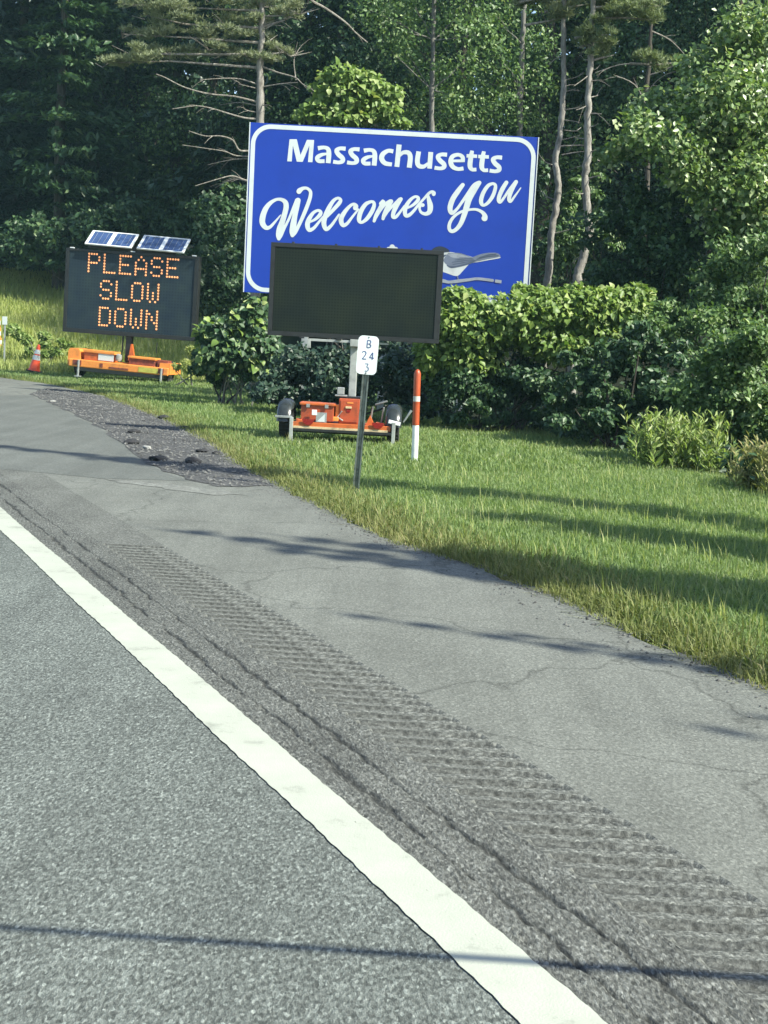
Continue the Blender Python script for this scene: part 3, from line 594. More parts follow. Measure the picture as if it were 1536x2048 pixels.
def board_off():
    b0 = gd(678, 886); t = empty('message_board_trailer', (b0.x, b0.y, hz(b0.x, b0.y)), (0, 0, math.radians(-1)))
    tag(t, 'switched off dark message board on an orange trailer in front of the blue sign', 'message board')
    S = 1 / 140.5; o = lambda px: (px - 676) * S           # photo pixels to metres at this depth
    z = lambda py: 1.45 - (py - 681) * S
    # cabinet
    cx = o(694); W, H = 2.42, 1.29; zc = 1.45 + H / 2
    MB().box((cx, 0.10, zc), (W, 0.20, H), bev=0.012).build('cabinet', M['blk'], t)
    fr = MB()
    for dx, dz, w, h in ((0, H / 2 - 0.03, W, 0.06), (0, -H / 2 + 0.03, W, 0.06), (-W / 2 + 0.03, 0, 0.06, H - 0.121), (W / 2 - 0.04, 0, 0.08, H - 0.121)):
        fr.box((cx + dx, -0.009, zc + dz), (w, 0.018, h), bev=0.004)
    fr.build('bezel', M['blk'], t)
    MB().box((0, 0, 0), (W - 0.15, 0.01, H - 0.13)).build('display_face', M['face_off'], t, loc=(cx - 0.005, -0.004, zc))
    for k in range(4): MB().tube([(cx - 0.9 + k * 0.6, 0.0, zc + H / 2 + 0.001), (cx - 0.9 + k * 0.6, 0.0, zc + H / 2 + 0.02)], 0.02, 8).build('lifting_lug', M['blk'], t)
    for k in (-0.72, -0.2, 0.3, 0.8): MB().box((cx + k, -0.03, zc - H / 2 - 0.012), (0.07, 0.03, 0.022), bev=0.004).build('latch', M['blk'], t)
    # mast, cross arm, control box
    MB().box((o(697), 0.10, (0.62 + 1.45) / 2), (0.105, 0.105, 0.83), bev=0.01).build('mast', M['zinc'], t)
    MB().box((o(699), 0.04, 1.40), (0.15, 0.2, 0.10), bev=0.008).build('mast_head', M['zinc'], t)
    MB().box(((o(607) + o(690)) / 2, 0.0, 1.415), (0.60, 0.03, 0.035), bev=0.004).box((o(607), 0.0, 1.36), (0.05, 0.04, 0.12), bev=0.004).build('brace_arm', M['zinc'], t)
    MB().box((o(740), 0.06, 1.41), (0.35, 0.03, 0.03), bev=0.004).build('brace_arm', M['zinc'], t)
    MB().box((o(697), 0.06, 0.635), (0.33, 0.26, 0.03), bev=0.005).build('mast_plate', M['blk'], t)
    MB().box((o(675), -0.02, 0.72), (0.10, 0.10, 0.10), bev=0.01).box((o(676), -0.02, 0.655), (0.17, 0.12, 0.02), bev=0.004).build('winch', M['steel'], t)
    cbx = MB().box((o(694), -0.06, 0.445), (0.29, 0.26, 0.35), bev=0.012).build('control_box', M['redor'], t)
    MB().box((o(694), -0.197, 0.445), (0.245, 0.012, 0.30), bev=0.005).build('door', M['redor'], cbx)
    hd = MB().box((o(693), -0.21, 0.50), (0.085, 0.014, 0.03), bev=0.004).build('handle', M['cream'], cbx)
    MB().prism([(o(693) - 0.037, 0.483), (o(693) + 0.037, 0.483), (o(693) + 0.02, 0.43), (o(693) - 0.02, 0.43)], -0.209, -0.199).build('lock_recess', M['redlens'], cbx)
    MB().box((o(696), -0.206, 0.566), (0.085, 0.005, 0.018)).build('nameplate', M['yorange'], cbx)
    # battery box with overhanging lid
    bb = MB().box((o(632), -0.08, 0.40), (0.46, 0.34, 0.22), bev=0.01).build('battery_box', M['redor'], t)
    MB().box((o(632), -0.085, 0.525), (0.50, 0.38, 0.035), bev=0.008).build('lid', M['orange'], bb)
    for dx in (-0.13, 0.13): MB().box((o(632) + dx, -0.275, 0.50), (0.05, 0.012, 0.05), bev=0.003).build('hasp', M['steel'], bb)
    MB().box((o(671), -0.10, 0.42), (0.05, 0.14, 0.22), bev=0.008).box((o(668), -0.2, 0.33), (0.09, 0.08, 0.06), bev=0.01).build('hydraulic_pump', M['yorange'], t)
    MB().tube([(o(676), -0.16, 0.5), (o(680), -0.2, 0.44), (o(672), -0.22, 0.36), (o(683), -0.22, 0.31)], 0.012, 6).build('hose', M['steel'], t)
    pl = MB().box((o(641), -0.30, 0.345), (0.15, 0.008, 0.14), bev=0.003).build('number_plate', M['steel'], t)
    MB().prism([(o(641) - 0.06, 0.285), (o(641) + 0.05, 0.285), (o(641) + 0.05, 0.40)], -0.309, -0.305).build('plate_print', M['white'], pl)
    MB().box((o(627), -0.305, 0.41), (0.07, 0.02, 0.075), bev=0.006).build('plate_lamp', M['alu'], t)
    # deck, rear beam and lights
    MB().box((o(679), 0.02, 0.245), (1.36, 0.55, 0.045), bev=0.006).build('deck', M['orange'], t)
    MB().box((o(680), -0.29, 0.235), (1.40, 0.06, 0.075), bev=0.008).build('rear_beam', M['orange'], t)
    MB().box((o(680), -0.323, 0.195), (1.32, 0.008, 0.04)).build('reflective_strip', M['cream'], t)
    MB().box((o(680), -0.20, 0.165), (1.42, 0.30, 0.04), bev=0.006).box((o(680), 0.1, 0.13), (1.55, 0.06, 0.06), bev=0.006).build('axle', M['blk'], t)
    for px in (616, 753):
        MB().prism([(o(px) + 0.085 * math.cos(a), 0.315 + 0.085 * math.sin(a) * 0.95) for a in np.linspace(math.pi, 2 * math.pi, 13)], -0.345, -0.32).build('tail_light', M['redlens'], t)
    for px in (600, 757): MB().box((o(px), -0.15, 0.285), (0.13, 0.25, 0.04), bev=0.01, rot=(0, 0.15, 0)).build('step_plate', M['orange'], t)
    MB().prism([(o(728), 0.27), (o(745), 0.27), (o(736), 0.40)], -0.2, 0.0).build('gusset', M['orange'], t)
    for px in (736, 758, 768): MB().tube([(o(px), 0.0, 0.27), (o(px) + 0.03 * (-1) ** px, -0.05, 0.52)], 0.012, 6).build('bracket_rod', M['steel'], t)
    MB().tube([(o(745), 0, 0.55), (o(757), -0.03, 0.58), (o(768), -0.05, 0.61)], 0.013, 6).build('handle_bar', M['steel'], t)
    # wheels and domed fenders
    for px in (568, 783):
        wheel(t, o(px), 0.26, 0.17, 0.05)
        f = MB(); b = 0; n = 13; prof2 = [(-0.115, 0.0), (-0.11, 0.035), (-0.08, 0.065), (-0.03, 0.08), (0.03, 0.08), (0.08, 0.065), (0.11, 0.035), (0.115, 0.0)]
        for i in range(n):
            a = math.pi * (0.02 + 0.96 * i / (n - 1))
            for xx, rr in prof2: f.v.append((o(px) + xx, 0.05 - math.cos(a) * (0.27 + rr), 0.24 + math.sin(a) * (0.25 + rr)))
        m_ = len(prof2)
        for i in range(n - 1):
            for j in range(m_ - 1): f.f.append([i * m_ + j, i * m_ + j + 1, (i + 1) * m_ + j + 1, (i + 1) * m_ + j])
        f.build('fender', M['fender'], t, True)
    for px, hh in ((583, 0.0), (784, -0.03)):
        MB().box((o(px), -0.33, 0.15), (0.05, 0.05, 0.36), bev=0.006).box((o(px), -0.33, 0.005), (0.14, 0.12, 0.02), bev=0.004).build('stabiliser_jack', M['zinc'], t)
    MB().box((o(567), -0.30, 0.33), (0.24, 0.04, 0.03), bev=0.004).build('jack_arm', M['steel'], t)
    MB().box((o(785), -0.30, 0.325), (0.17, 0.06, 0.05), bev=0.006, rot=(0, 0.2, 0)).build('jack_arm', M['alu'], t)
    MB().tube([(o(802), -0.1, 0.33), (o(817), -0.1, 0.50)], [0.012, 0.02], 7).build('crank_handle', M['steel'], t)
    MB().box((o(676), 1.0, 0.24), (0.10, 1.5, 0.09), bev=0.008).build('tow_tongue', M['orange'], t)
board_off()

FONT = {'P': ["11110", "10001", "10001", "11110", "10000", "10000", "10000"], 'L': ["10000"] * 6 + ["11111"], 'E': ["11111", "10000", "10000", "11110", "10000", "10000", "11111"],
        'A': ["00100", "01010", "10001", "10001", "11111", "10001", "10001"], 'S': ["01110", "10001", "10000", "01110", "00001", "10001", "01110"],
        'O': ["01110", "10001", "10001", "10001", "10001", "10001", "01110"], 'W': ["10001", "10001", "10001", "10101", "10101", "10101", "01010"],
        'D': ["11110", "10001", "10001", "10001", "10001", "10001", "11110"], 'N': ["10001", "11001", "10101", "10101", "10011", "10001", "10001"]}
def board_on():
    Y = 38.0; c = at(249, 760, Y); t = empty('message_board_trailer', (c.x, Y, hz(c.x, Y)), (0, math.radians(2.6), math.radians(-7)))
    tag(t, 'lit message board reading PLEASE SLOW DOWN on an orange trailer with solar panels', 'message board')
    S = Y / FPX; z0 = hz(c.x, Y); o = lambda px: (px - 250) * S; z = lambda py: 1.45 - (py - 657.5) * S - z0
    hd = empty('sign_head', (0, 0, 0), (0, math.radians(-1.4), 0)); hd.parent = t
    W, H = 3.82, 2.32; cx = 0.06; zc = 1.25 - z0 + H / 2; 
    cab = MB().box((cx, 0.12, zc), (W, 0.24, H), bev=0.015).build('cabinet', M['blk'], hd)
    fr = MB()
    for dx, dz, w, h in ((0, H / 2 - 0.035, W, 0.07), (0, -H / 2 + 0.06, W, 0.12), (-W / 2 + 0.05, 0, 0.10, H - 0.192), (W / 2 - 0.06, 0, 0.12, H - 0.192)): fr.box((cx + dx, -0.02, zc + dz + (0.0 if h < 1 else 0.025)), (w, 0.04, h), bev=0.008)
    fr.build('bezel', M['blk'], hd)
    MB().box((0, 0, 0), (W - 0.2, 0.012, H - 0.17)).build('display_face', M['face_on'], hd, loc=(cx - 0.01, -0.01, zc + 0.02))
    px = 0.0745; R = 0.029
    rows = [('PLEASE', -1.18, zc + 1.04), ('SLOW', -0.80, zc + 0.32), ('DOWN', -0.80, zc - 0.42)]
    for word, x0, zt in rows:
        for k, ch in enumerate(word):
            mb = MB()
            for i, row in enumerate(FONT[ch]):
                for j, q in enumerate(row):
                    if q == '1':
                        cxx, czz = x0 + (k * 6.05 + j) * px, zt - i * px * 1.08; b = len(mb.v)
                        mb.v += [(cxx + R * math.cos(a), -0.021, czz + R * math.sin(a)) for a in np.linspace(0, 2 * math.pi, 9)[:-1]]; mb.f.append([b + n for n in range(8)])
            mb.build('letter', M['led'], hd)
    # solar arrays on top
    for s, xx in ((0, o(222)), (1, o(330) - 0.03)):
        e = empty('solar_panel', (xx - 0.30, 0.15, zc + H / 2 + 0.30), (math.radians(34), 0, 0)); e.parent = t
        fw, fd = 1.34, 0.74
        MB().box((0, 0, 0), (fw - 0.08, fd - 0.08, 0.02)).build('cells', M['cell'], e)
        f = MB()
        for dx in (-fw / 2 + 0.035, 0, fw / 2 - 0.035): f.box((dx, 0, 0.006), (0.07 if dx else 0.11, fd, 0.04), bev=0.004)
        for dy in (-fd / 2 + 0.02, fd / 2 - 0.02):
            for q in (-1, 1): f.box((q * (fw / 4 - 0.02), dy, 0.006), (fw / 2 - 0.10, 0.04, 0.038), bev=0.004)
        f.build('panel_frame', M['alu'], e)
        g = MB()
        for q in range(2):
            for k in range(3): g.box(((q - 0.5) * fw / 2 + (k - 1) * 0.16, 0, 0.011), (0.006, fd - 0.09, 0.003))
        g.build('busbar', M['steel'], e)
    MB().box((-0.1, 0.16, zc + H / 2 + 0.08), (2.5, 0.12, 0.14), bev=0.01).box((-0.5, 0.16, zc + H / 2 + 0.2), (0.08, 0.1, 0.2)).box((0.9, 0.16, zc + H / 2 + 0.2), (0.08, 0.1, 0.2)).build('array_support', M['blk'], t)
    for dx in (-1.75, 0.0, 1.75): MB().box((dx + cx, 0.02, zc + H / 2 + 0.015), (0.12, 0.06, 0.03), bev=0.008).build('lifting_lug', M['alu'], hd)
    # mast
    MB().box((0.03, 0.12, 0.95), (0.17, 0.17, 0.9), bev=0.015).build('mast', M['blk'], t)
    MB().box((-0.16, 0.1, 0.95), (0.035, 0.035, 0.9), bev=0.004).build('conduit', M['blk'], t)
    MB().prism([(0.09, 0.56), (0.25, 0.56), (0.24, 0.72), (0.17, 1.02), (0.14, 1.02)], -0.1, 0.02).build('mast_gusset', M['orange'], t)
    MB().box((0.45, 0.0, 1.26), (0.55, 0.05, 0.05), bev=0.006).build('brace_arm', M['alu'], t)
    # deck
    MB().box((0.0, -0.6, 0.37), (2.84, 0.10, 0.21), bev=0.025).build('rear_beam', M['yorange'], t)
    MB().box((0.0, 0.05, 0.45), (2.6, 1.2, 0.05), bev=0.01).build('deck', M['yorange'], t)
    MB().box((0.05, -0.4, 0.21), (2.5, 0.5, 0.10), bev=0.01).build('axle', M['blk'], t)
    for x0, w in ((-0.48, 0.09), (0.02, 0.55)): MB().box((x0, -0.653, 0.37 if w < 0.2 else 0.33), (w, 0.01, 0.11 if w < 0.2 else 0.05)).build('beam_slot', M['brownred'], t)
    MB().box((0.86, -0.653, 0.37), (0.55, 0.008, 0.14)).build('sticker', M['sticker'], t)
    for x0, w in ((-1.17, 0.24), (1.22, 0.16)): MB().box((x0, -0.655, 0.385), (w, 0.012, 0.14), bev=0.01).build('light_recess', M['brownred'], t)
    for sx in (-1.30, 1.30):
        f = MB().prism([(sx - 0.17, 0.30), (sx + 0.17, 0.30), (sx + 0.17, 0.70), (sx + 0.12, 0.76), (sx - 0.12, 0.76), (sx - 0.17, 0.70)] if sx < 0 else [(sx - 0.15, 0.30), (sx + 0.15, 0.30), (sx + 0.15, 0.60), (sx - 0.15, 0.60)], -0.58, 0.5)
        f.build('fender', M['yorange'], t)
    for sx in (-1.30, 1.24): wheel(t, sx, 0.33, 0.2, 0.0)
    bx = MB().box((-0.62, -0.3, 0.585), (0.82, 0.45, 0.23), bev=0.015).build('battery_box', M['orange'], t)
    MB().box((-0.60, -0.31, 0.725), (0.90, 0.50, 0.08), bev=0.015).build('lid', M['yorange'], bx)
    MB().box((-0.40, -0.535, 0.60), (0.44, 0.012, 0.20), bev=0.004).build('notice', M['white'], t)
    bx = MB().box((0.62, -0.3, 0.56), (0.74, 0.45, 0.18), bev=0.015).build('battery_box', M['brownred'], t)
    MB().box((0.62, -0.31, 0.675), (0.80, 0.50, 0.06), bev=0.015).build('lid', M['yorange'], bx)
    MB().box((1.2, -0.3, 0.57), (0.30, 0.35, 0.20), bev=0.012).build('tool_box', M['brownred'], t)
    MB().lathe([(0.001, 0.0), (0.08, 0.0), (0.10, 0.08), (0.09, 0.17), (0.001, 0.2)], 14, Matrix.Translation((-0.08, -0.42, 0.53))).build('hydraulic_tank', M['steel'], t, True)
    for sx in (-1.12, 1.24): MB().tube([(sx, -0.68, 0.46), (sx, -0.68, -0.02)], 0.03, 8).box((sx, -0.68, 0.01), (0.16, 0.14, 0.03)).build('stabiliser_jack', M['steel'], t)
    MB().tube([(0.98, -0.4, 1.14), (0.98, -0.4, 0.84)], 0.012, 6).build('bracket_rod', M['blk'], t)
board_on()

# ------------------------------------------------------------------ marker post, utility stake, cone, drum, far post
def marker():
    b = gd(711, 986); Y = b.y; tp = at(738, 676, Y); t = empty('mile_marker', (b.x, Y, hz(b.x, Y)))
    tag(t, 'small white marker plate reading B 24 3 on a leaning steel post', 'marker')
    lean = math.atan2(tp.x - b.x, tp.z - t.location.z); L = math.hypot(tp.x - b.x, tp.z - t.location.z)
    h = empty('post_frame', (0, 0, 0), (0, lean, 0)); t.rotation_euler = (0, lean, 0); bpy.data.objects.remove(h)
    post = MB(); sec = [(-0.032, -0.010), (-0.018, -0.010), (-0.011, 0.018), (0.011, 0.018), (0.018, -0.010), (0.032, -0.010)]; n = len(sec)
    for zz in (-0.15, L - 0.02):
        post.v += [(x, y, zz) for x, y in sec] + [(x, y + 0.005, zz) for x, y in sec]
    for k in range(n - 1):
        for o_ in (0, n): post.f.append([o_ + k, o_ + k + 1, 2 * n + o_ + k + 1, 2 * n + o_ + k])
    for k in (0, n - 1): post.f.append([k, k + n, 3 * n + k, 2 * n + k])
    post.build('post', plain('green_steel_post', (0.16, 0.19, 0.17), 0.36, 0.6, var=0.3, scale=12), t)
    W, H, r = 0.195, 0.365, 0.045; pl = []
    for cx, cz, a0 in ((W / 2 - r, H / 2 - r, 0), (-W / 2 + r, H / 2 - r, 90), (-W / 2 + r, -H / 2 + r, 180), (W / 2 - r, -H / 2 + r, 270)):
        pl += [(cx + r * math.cos(math.radians(a0 + 15 * k)), cz + r * math.sin(math.radians(a0 + 15 * k))) for k in range(7)]
    zc = L - H / 2 + 0.02
    plate = MB().prism([(x, z + zc) for x, z in pl], -0.022, -0.016).build('plate', plain('reflective_white', (0.70, 0.76, 0.76), 0.4, var=0.05, scale=6), t)
    ink = plain('navy_ink', (0.05, 0.08, 0.20), 0.5, var=0.2, scale=30); s = 0.205 / 40 / 19.2          # traced at 19.2 px per photo px
    cv = lambda x, y: ((x - 690 + (y - 930) * 0.085) * s * 0.97, zc - (y - 930 - (x - 690) * 0.05) * s * 0.97)
    for st in ([[(690, 390, 34), (672, 655, 34)], [(690, 392, 30), (790, 400, 34), (815, 460, 36), (770, 515, 32), (690, 520, 30)], [(760, 520, 30), (815, 575, 36), (790, 640, 34), (680, 655, 30)]],
               [[(498, 850, 30), (530, 805, 32), (600, 800, 34), (640, 850, 36), (610, 930, 34), (500, 1070, 32)], [(490, 1068, 34), (645, 1075, 34)]],
               [[(880, 830, 34), (770, 1010, 34)], [(755, 1010, 34), (930, 1030, 34)], [(890, 830, 36), (868, 1085, 36)]],
               [[(605, 1245, 26), (725, 1245, 26)], [(720, 1250, 26), (668, 1345, 24)], [(668, 1350, 24), (728, 1400, 28), (715, 1480, 28), (650, 1512, 26), (598, 1492, 24)]]):
        mb = MB(); zl = zlayer[0]; zlayer[0] = 0
        for q in st: stroke(mb, q, False, conv=cv, y=-0.0235 - zlayer[0])
        zlayer[0] = zl; mb.build('numeral', ink, plate)
    for zz in (zc + 0.168, zc - 0.168): MB().lathe([(0.001, 0.004), (0.008, 0.003), (0.009, 0)], 8, Matrix.Translation((0, -0.0225, zz)) @ Matrix.Rotation(math.pi / 2, 4, 'X')).build('bolt', M['steel'], plate, True)
marker()
def stake():
    b = gd(829, 922); t = empty('utility_stake', (b.x, b.y, hz(b.x, b.y)), (0, math.radians(-1.2), 0))
    tag(t, 'slim round orange and white utility stake standing in the lawn beside the trailer', 'marker post')
    r = 0.041
    MB().tube([(0, 0, -0.1), (0, 0, 0.46)], r, 18).build('white_tube', plain('white_pvc', (0.70, 0.72, 0.68), 0.4, var=0.08, scale=9), t, True)
    M['stk'] = plain('orange_pvc', (0.36, 0.062, 0.016), 0.4, var=0.12, scale=9)
    MB().lathe([(r + .002, 0.46), (r + .002, 0.755)], 18).build('orange_sleeve', M['stk'], t, True)
    MB().lathe([(r + .0025, 0.755), (r + .0025, 0.82)], 18).build('reflective_band', plain('dull_white_band', (0.5, 0.5, 0.46), 0.4), t, True)
    MB().lathe([(r + .002, 0.82), (r + .002, 1.09), (r * 0.9, 1.12), (r * 0.55, 1.145), (0.001, 1.155)], 18).build('orange_cap', M['stk'], t, True)
stake()
def cone():
    b = gd(68, 746); Y = b.y; t = empty('traffic_cone', (b.x, Y, hz(b.x, Y) + 0.03), (math.radians(3), math.radians(9), math.radians(12)))
    tag(t, 'leaning orange traffic cone with two white collars at the pavement edge', 'traffic cone')
    o = plain('cone_orange', (0.66, 0.075, 0.025), 0.45, var=0.08, scale=6)
    rr = lambda z: 0.175 - 0.135 * z / 0.80
    MB().box((0, 0, 0.02), (0.46, 0.46, 0.04), bev=0.012).build('base', M['blk'], t)
    MB().lathe([(0.19, 0.04)] + [(rr(z), z) for z in (0.05, 0.2, 0.4, 0.6, 0.80)] + [(0.03, 0.82), (0.026, 0.80)], 24).build('cone_body', o, t, True)
    for a, c in ((0.36, 0.50), (0.54, 0.67)): MB().lathe([(rr(a) + 0.003, a), (rr(c) + 0.003, c)], 24).build('reflective_collar', M['white'], t, True)
cone()
def drum():
    Y = 46.0; p = at(-14, 660, Y); t = empty('traffic_drum', (p.x, Y, hz(p.x, Y)))
    tag(t, 'orange and white striped traffic drum cut off by the left edge of the view', 'traffic drum')
    MB().lathe([(0.34, 0), (0.34, 0.08), (0.30, 0.10)], 20).build('base', M['blk'], t, True)
    o = plain('drum_orange', (0.66, 0.22, 0.05), 0.45)
    MB().lathe([(0.30, 0.10), (0.29, 0.4), (0.26, 0.42), (0.26, 0.75), (0.24, 0.77), (0.23, 1.05), (0.20, 1.1), (0.001, 1.12)], 20).build('drum_body', o, t, True)
    for a, r in ((0.2, 0.298), (0.5, 0.263), (0.85, 0.241)): MB().lathe([(r, a), (r - 0.003, a + 0.14)], 20).build('reflective_band', M['white'], t, True)
drum()
def farpost():
    Y = 44.0; p = at(9, 700, Y); t = empty('small_roadside_sign', (p.x, Y, hz(p.x, Y)))
    tag(t, 'thin grey roadside post with a small pale plate, left of the traffic cone', 'sign')
    MB().box((0, 0, 0.7), (0.05, 0.04, 1.5), bev=0.004).build('post', M['galv'], t)
    MB().box((0, -0.03, 1.42), (0.16, 0.006, 0.26), bev=0.002).build('plate', M['white'], t)
farpost()

# ------------------------------------------------------------------ vegetation builders
def kites(c, axis, nrm, L, W, rnd, fold=0.18, droop=0.0):
    """folded two-triangle leaves: centres, long axis, normal, length, width -> verts, tris, attribute"""
    n = len(c); axis = axis / (np.linalg.norm(axis, axis=1, keepdims=True) + 1e-9)
    side = np.cross(nrm, axis); side /= (np.linalg.norm(side, axis=1, keepdims=True) + 1e-9); up = np.cross(axis, side)
    L = L[:, None]; W = W[:, None]
    v = np.empty((n, 4, 3)); v[:, 0] = c - axis * L * 0.5; v[:, 2] = c + axis * L * 0.5 - up * L * droop
    v[:, 1] = c - axis * L * 0.05 + side * W * 0.5 + up * W * fold; v[:, 3] = c - axis * L * 0.05 - side * W * 0.5 + up * W * fold
    i = np.arange(n)[:, None] * 4; t = np.concatenate([i + np.array([[0, 1, 2]]), i + np.array([[0, 2, 3]])], 1).reshape(-1, 3)
    return v.reshape(-1, 3), t, np.repeat(rnd, 4)
def unit(n, r): 
    d = r.normal(size=(n, 3)); return d / (np.linalg.norm(d, axis=1, keepdims=True) + 1e-9)
def join(parts):
    V = []; T = []; A = []; b = 0
    for v, t, a in parts: V.append(v); T.append(t + b); A.append(a); b += len(v)
    return np.concatenate(V), np.concatenate(T), np.concatenate(A)
def clump(r, centers, radii, n_each, leaf, asp=0.62, flat=0.75, up=0.75, out=0.6, rnd_bias=0.0):
    """leaf clusters: every cluster is a ragged shell of leaves turned up and out"""
    P = []
    for c, R, n in zip(centers, radii, n_each):
        n = int(n); d = unit(n, r); rad = R * (0.35 + 0.65 * r.random(n) ** 0.45) * (1 + 0.25 * r.normal(size=n))
        p = c + d * rad[:, None] * np.array([1, 1, flat])
        nr = d * out + np.array([0.5, -0.5, 0.68]) * up * 1.35 + r.normal(size=(n, 3)) * 0.45; ax = unit(n, r) + d * 0.5 + np.array([0, 0, -0.35])
        L = leaf * r.uniform(0.65, 1.3, n); P.append(kites(p, ax, nr, L, L * asp, np.clip(r.normal(0.45 + rnd_bias, 0.24, n), 0, 1)))
    return join(P)
def tuft(r, centers, size, blades=7, width=0.16, upb=0.5):
    n = len(centers); c = np.repeat(centers, blades, 0); d = unit(n * blades, r) + np.array([0, 0, upb]); d /= np.linalg.norm(d, axis=1, keepdims=True)
    L = size * r.uniform(0.7, 1.2, n * blades); nr = unit(n * blades, r) + np.array([0, 0, 0.5])
    return kites(c + d * (L * 0.45)[:, None], d, nr, L, L * width, np.clip(np.repeat(r.normal(0.5, 0.2, n), blades) + r.normal(0, 0.08, n * blades), 0, 1), 0.1)
def limb(mb, p0, p1, r0, r1, seed, sag=0.0, n=6, wob=0.06, sides=7):
    r = random.Random(seed); p0, p1 = Vector(p0), Vector(p1); L = (p1 - p0).length; pts = []
    for i in range(n + 1):
        t = i / n; q = p0.lerp(p1, t); k = math.sin(math.pi * t)
        q += Vector((r.uniform(-1, 1), r.uniform(-1, 1), r.uniform(-0.6, 0.6))) * wob * L * (0.3 + k) * (0 if i == 0 else 1) * 0.5; q.z -= sag * L * k; pts.append(q)
    mb.tube(pts, [r0 + (r1 - r0) * i / n for i in range(n + 1)], sides); return pts

def broadleaf_proto(seed, h, rad, leaf, n, mat, bark_m, low=0.12, clusters=46):
    r = np.random.default_rng(seed); tr = MB(); tp = limb(tr, (0, 0, -0.4), (r.uniform(-.4, .4), r.uniform(-.4, .4), h * 0.85), h * 0.016 + 0.05, 0.03, seed, n=9, wob=0.035)
    br = MB(); cs = []; rs = []
    for k in range(clusters):
        z = low + (1 - low) * (k + r.random()) / clusters; a = r.uniform(0, 6.283); prof_ = math.sin(math.pi * min(1, max(0.0, (z - low * 0.4) / (1.08 - low * 0.4)))) ** 0.6
        R = rad * prof_ * math.sqrt(r.uniform(0.12, 1.0)); c = np.array([math.cos(a) * R, math.sin(a) * R, z * h]); cs.append(c); rs.append(rad * r.uniform(0.22, 0.40))
        if k % 2 == 0:
            zi = max(0.05, z - 0.12) * h; q = tp[min(9, int(zi / (h * 0.85) * 9))]; limb(br, q, c, 0.05 * (1.1 - z) + 0.012, 0.008, seed * 100 + k, n=4, sides=5)
    rs = np.array(rs); ne = n * rs ** 2 / (rs ** 2).sum()
    v, t, a = clump(r, cs, rs, ne, leaf)
    return tr, br, bulk('crown', v, t, mat, a), bark_m
def conifer_proto(seed, h, rad, leaf, n, mat, bark_m, low=0.06, levels=26, droop=0.25):
    r = np.random.default_rng(seed); tr = MB(); limb(tr, (0, 0, -0.4), (0, 0, h), h * 0.013 + 0.04, 0.02, seed, n=8, wob=0.008); br = MB(); P = []
    for k in range(levels):
        z = low + (0.99 - low) * k / levels; Rz = rad * (1 - z) ** 0.75 + 0.12
        for j in range(6):
            a = r.uniform(0, 6.283); Lb = Rz * r.uniform(0.6, 1.12); d = np.array([math.cos(a), math.sin(a), -droop * r.uniform(0.3, 1.4)]); p0 = np.array([0, 0, z * h])
            m = max(4, int(n / (levels * 6) * Lb / (rad * 0.6))); s = r.random(m) ** 0.7; c = p0 + d * (s * Lb)[:, None] + r.normal(size=(m, 3)) * np.array([0.16, 0.16, 0.07]) * (0.5 + Lb * 0.35)
            ax = d + r.normal(size=(m, 3)) * 0.55; nr = np.array([0, 0, 1.0]) + r.normal(size=(m, 3)) * 0.45; L = leaf * r.uniform(0.6, 1.25, m)
            P.append(kites(c, ax, nr, L, L * 0.42, np.clip(r.normal(0.45, 0.22, m), 0, 1), 0.08, 0.15))
            if j < 3: limb(br, p0, p0 + d * Lb * 0.92, 0.022, 0.006, seed * 999 + k * 7 + j, n=3, sides=4)
    v, t, a = join(P); return tr, br, bulk('crown', v, t, mat, a), bark_m
protos = {}
def plant_tree(key, proto, name, label, loc, scale=1.0, rz=0.0, cat='tree', group=None, zs=1.0):
    if key not in protos:
        tr, br, cm, bk = proto; protos[key] = (mesh('trunk', tr.v, tr.f, bk, True), mesh('branches', br.v, br.f, bk, True) if br.v else None, cm)
    tm, bm_, cm = protos[key]; t = empty(name, (loc[0], loc[1], hz(loc[0], loc[1])), (0, 0, rz)); t.scale = (scale, scale, scale * zs)
    link('trunk', tm, t)
    if bm_: link('branches', bm_, t)
    link('crown', cm, t); return tag(t, label, cat, group)
def PX(px, Y, py=500): return at(px, py, Y).x

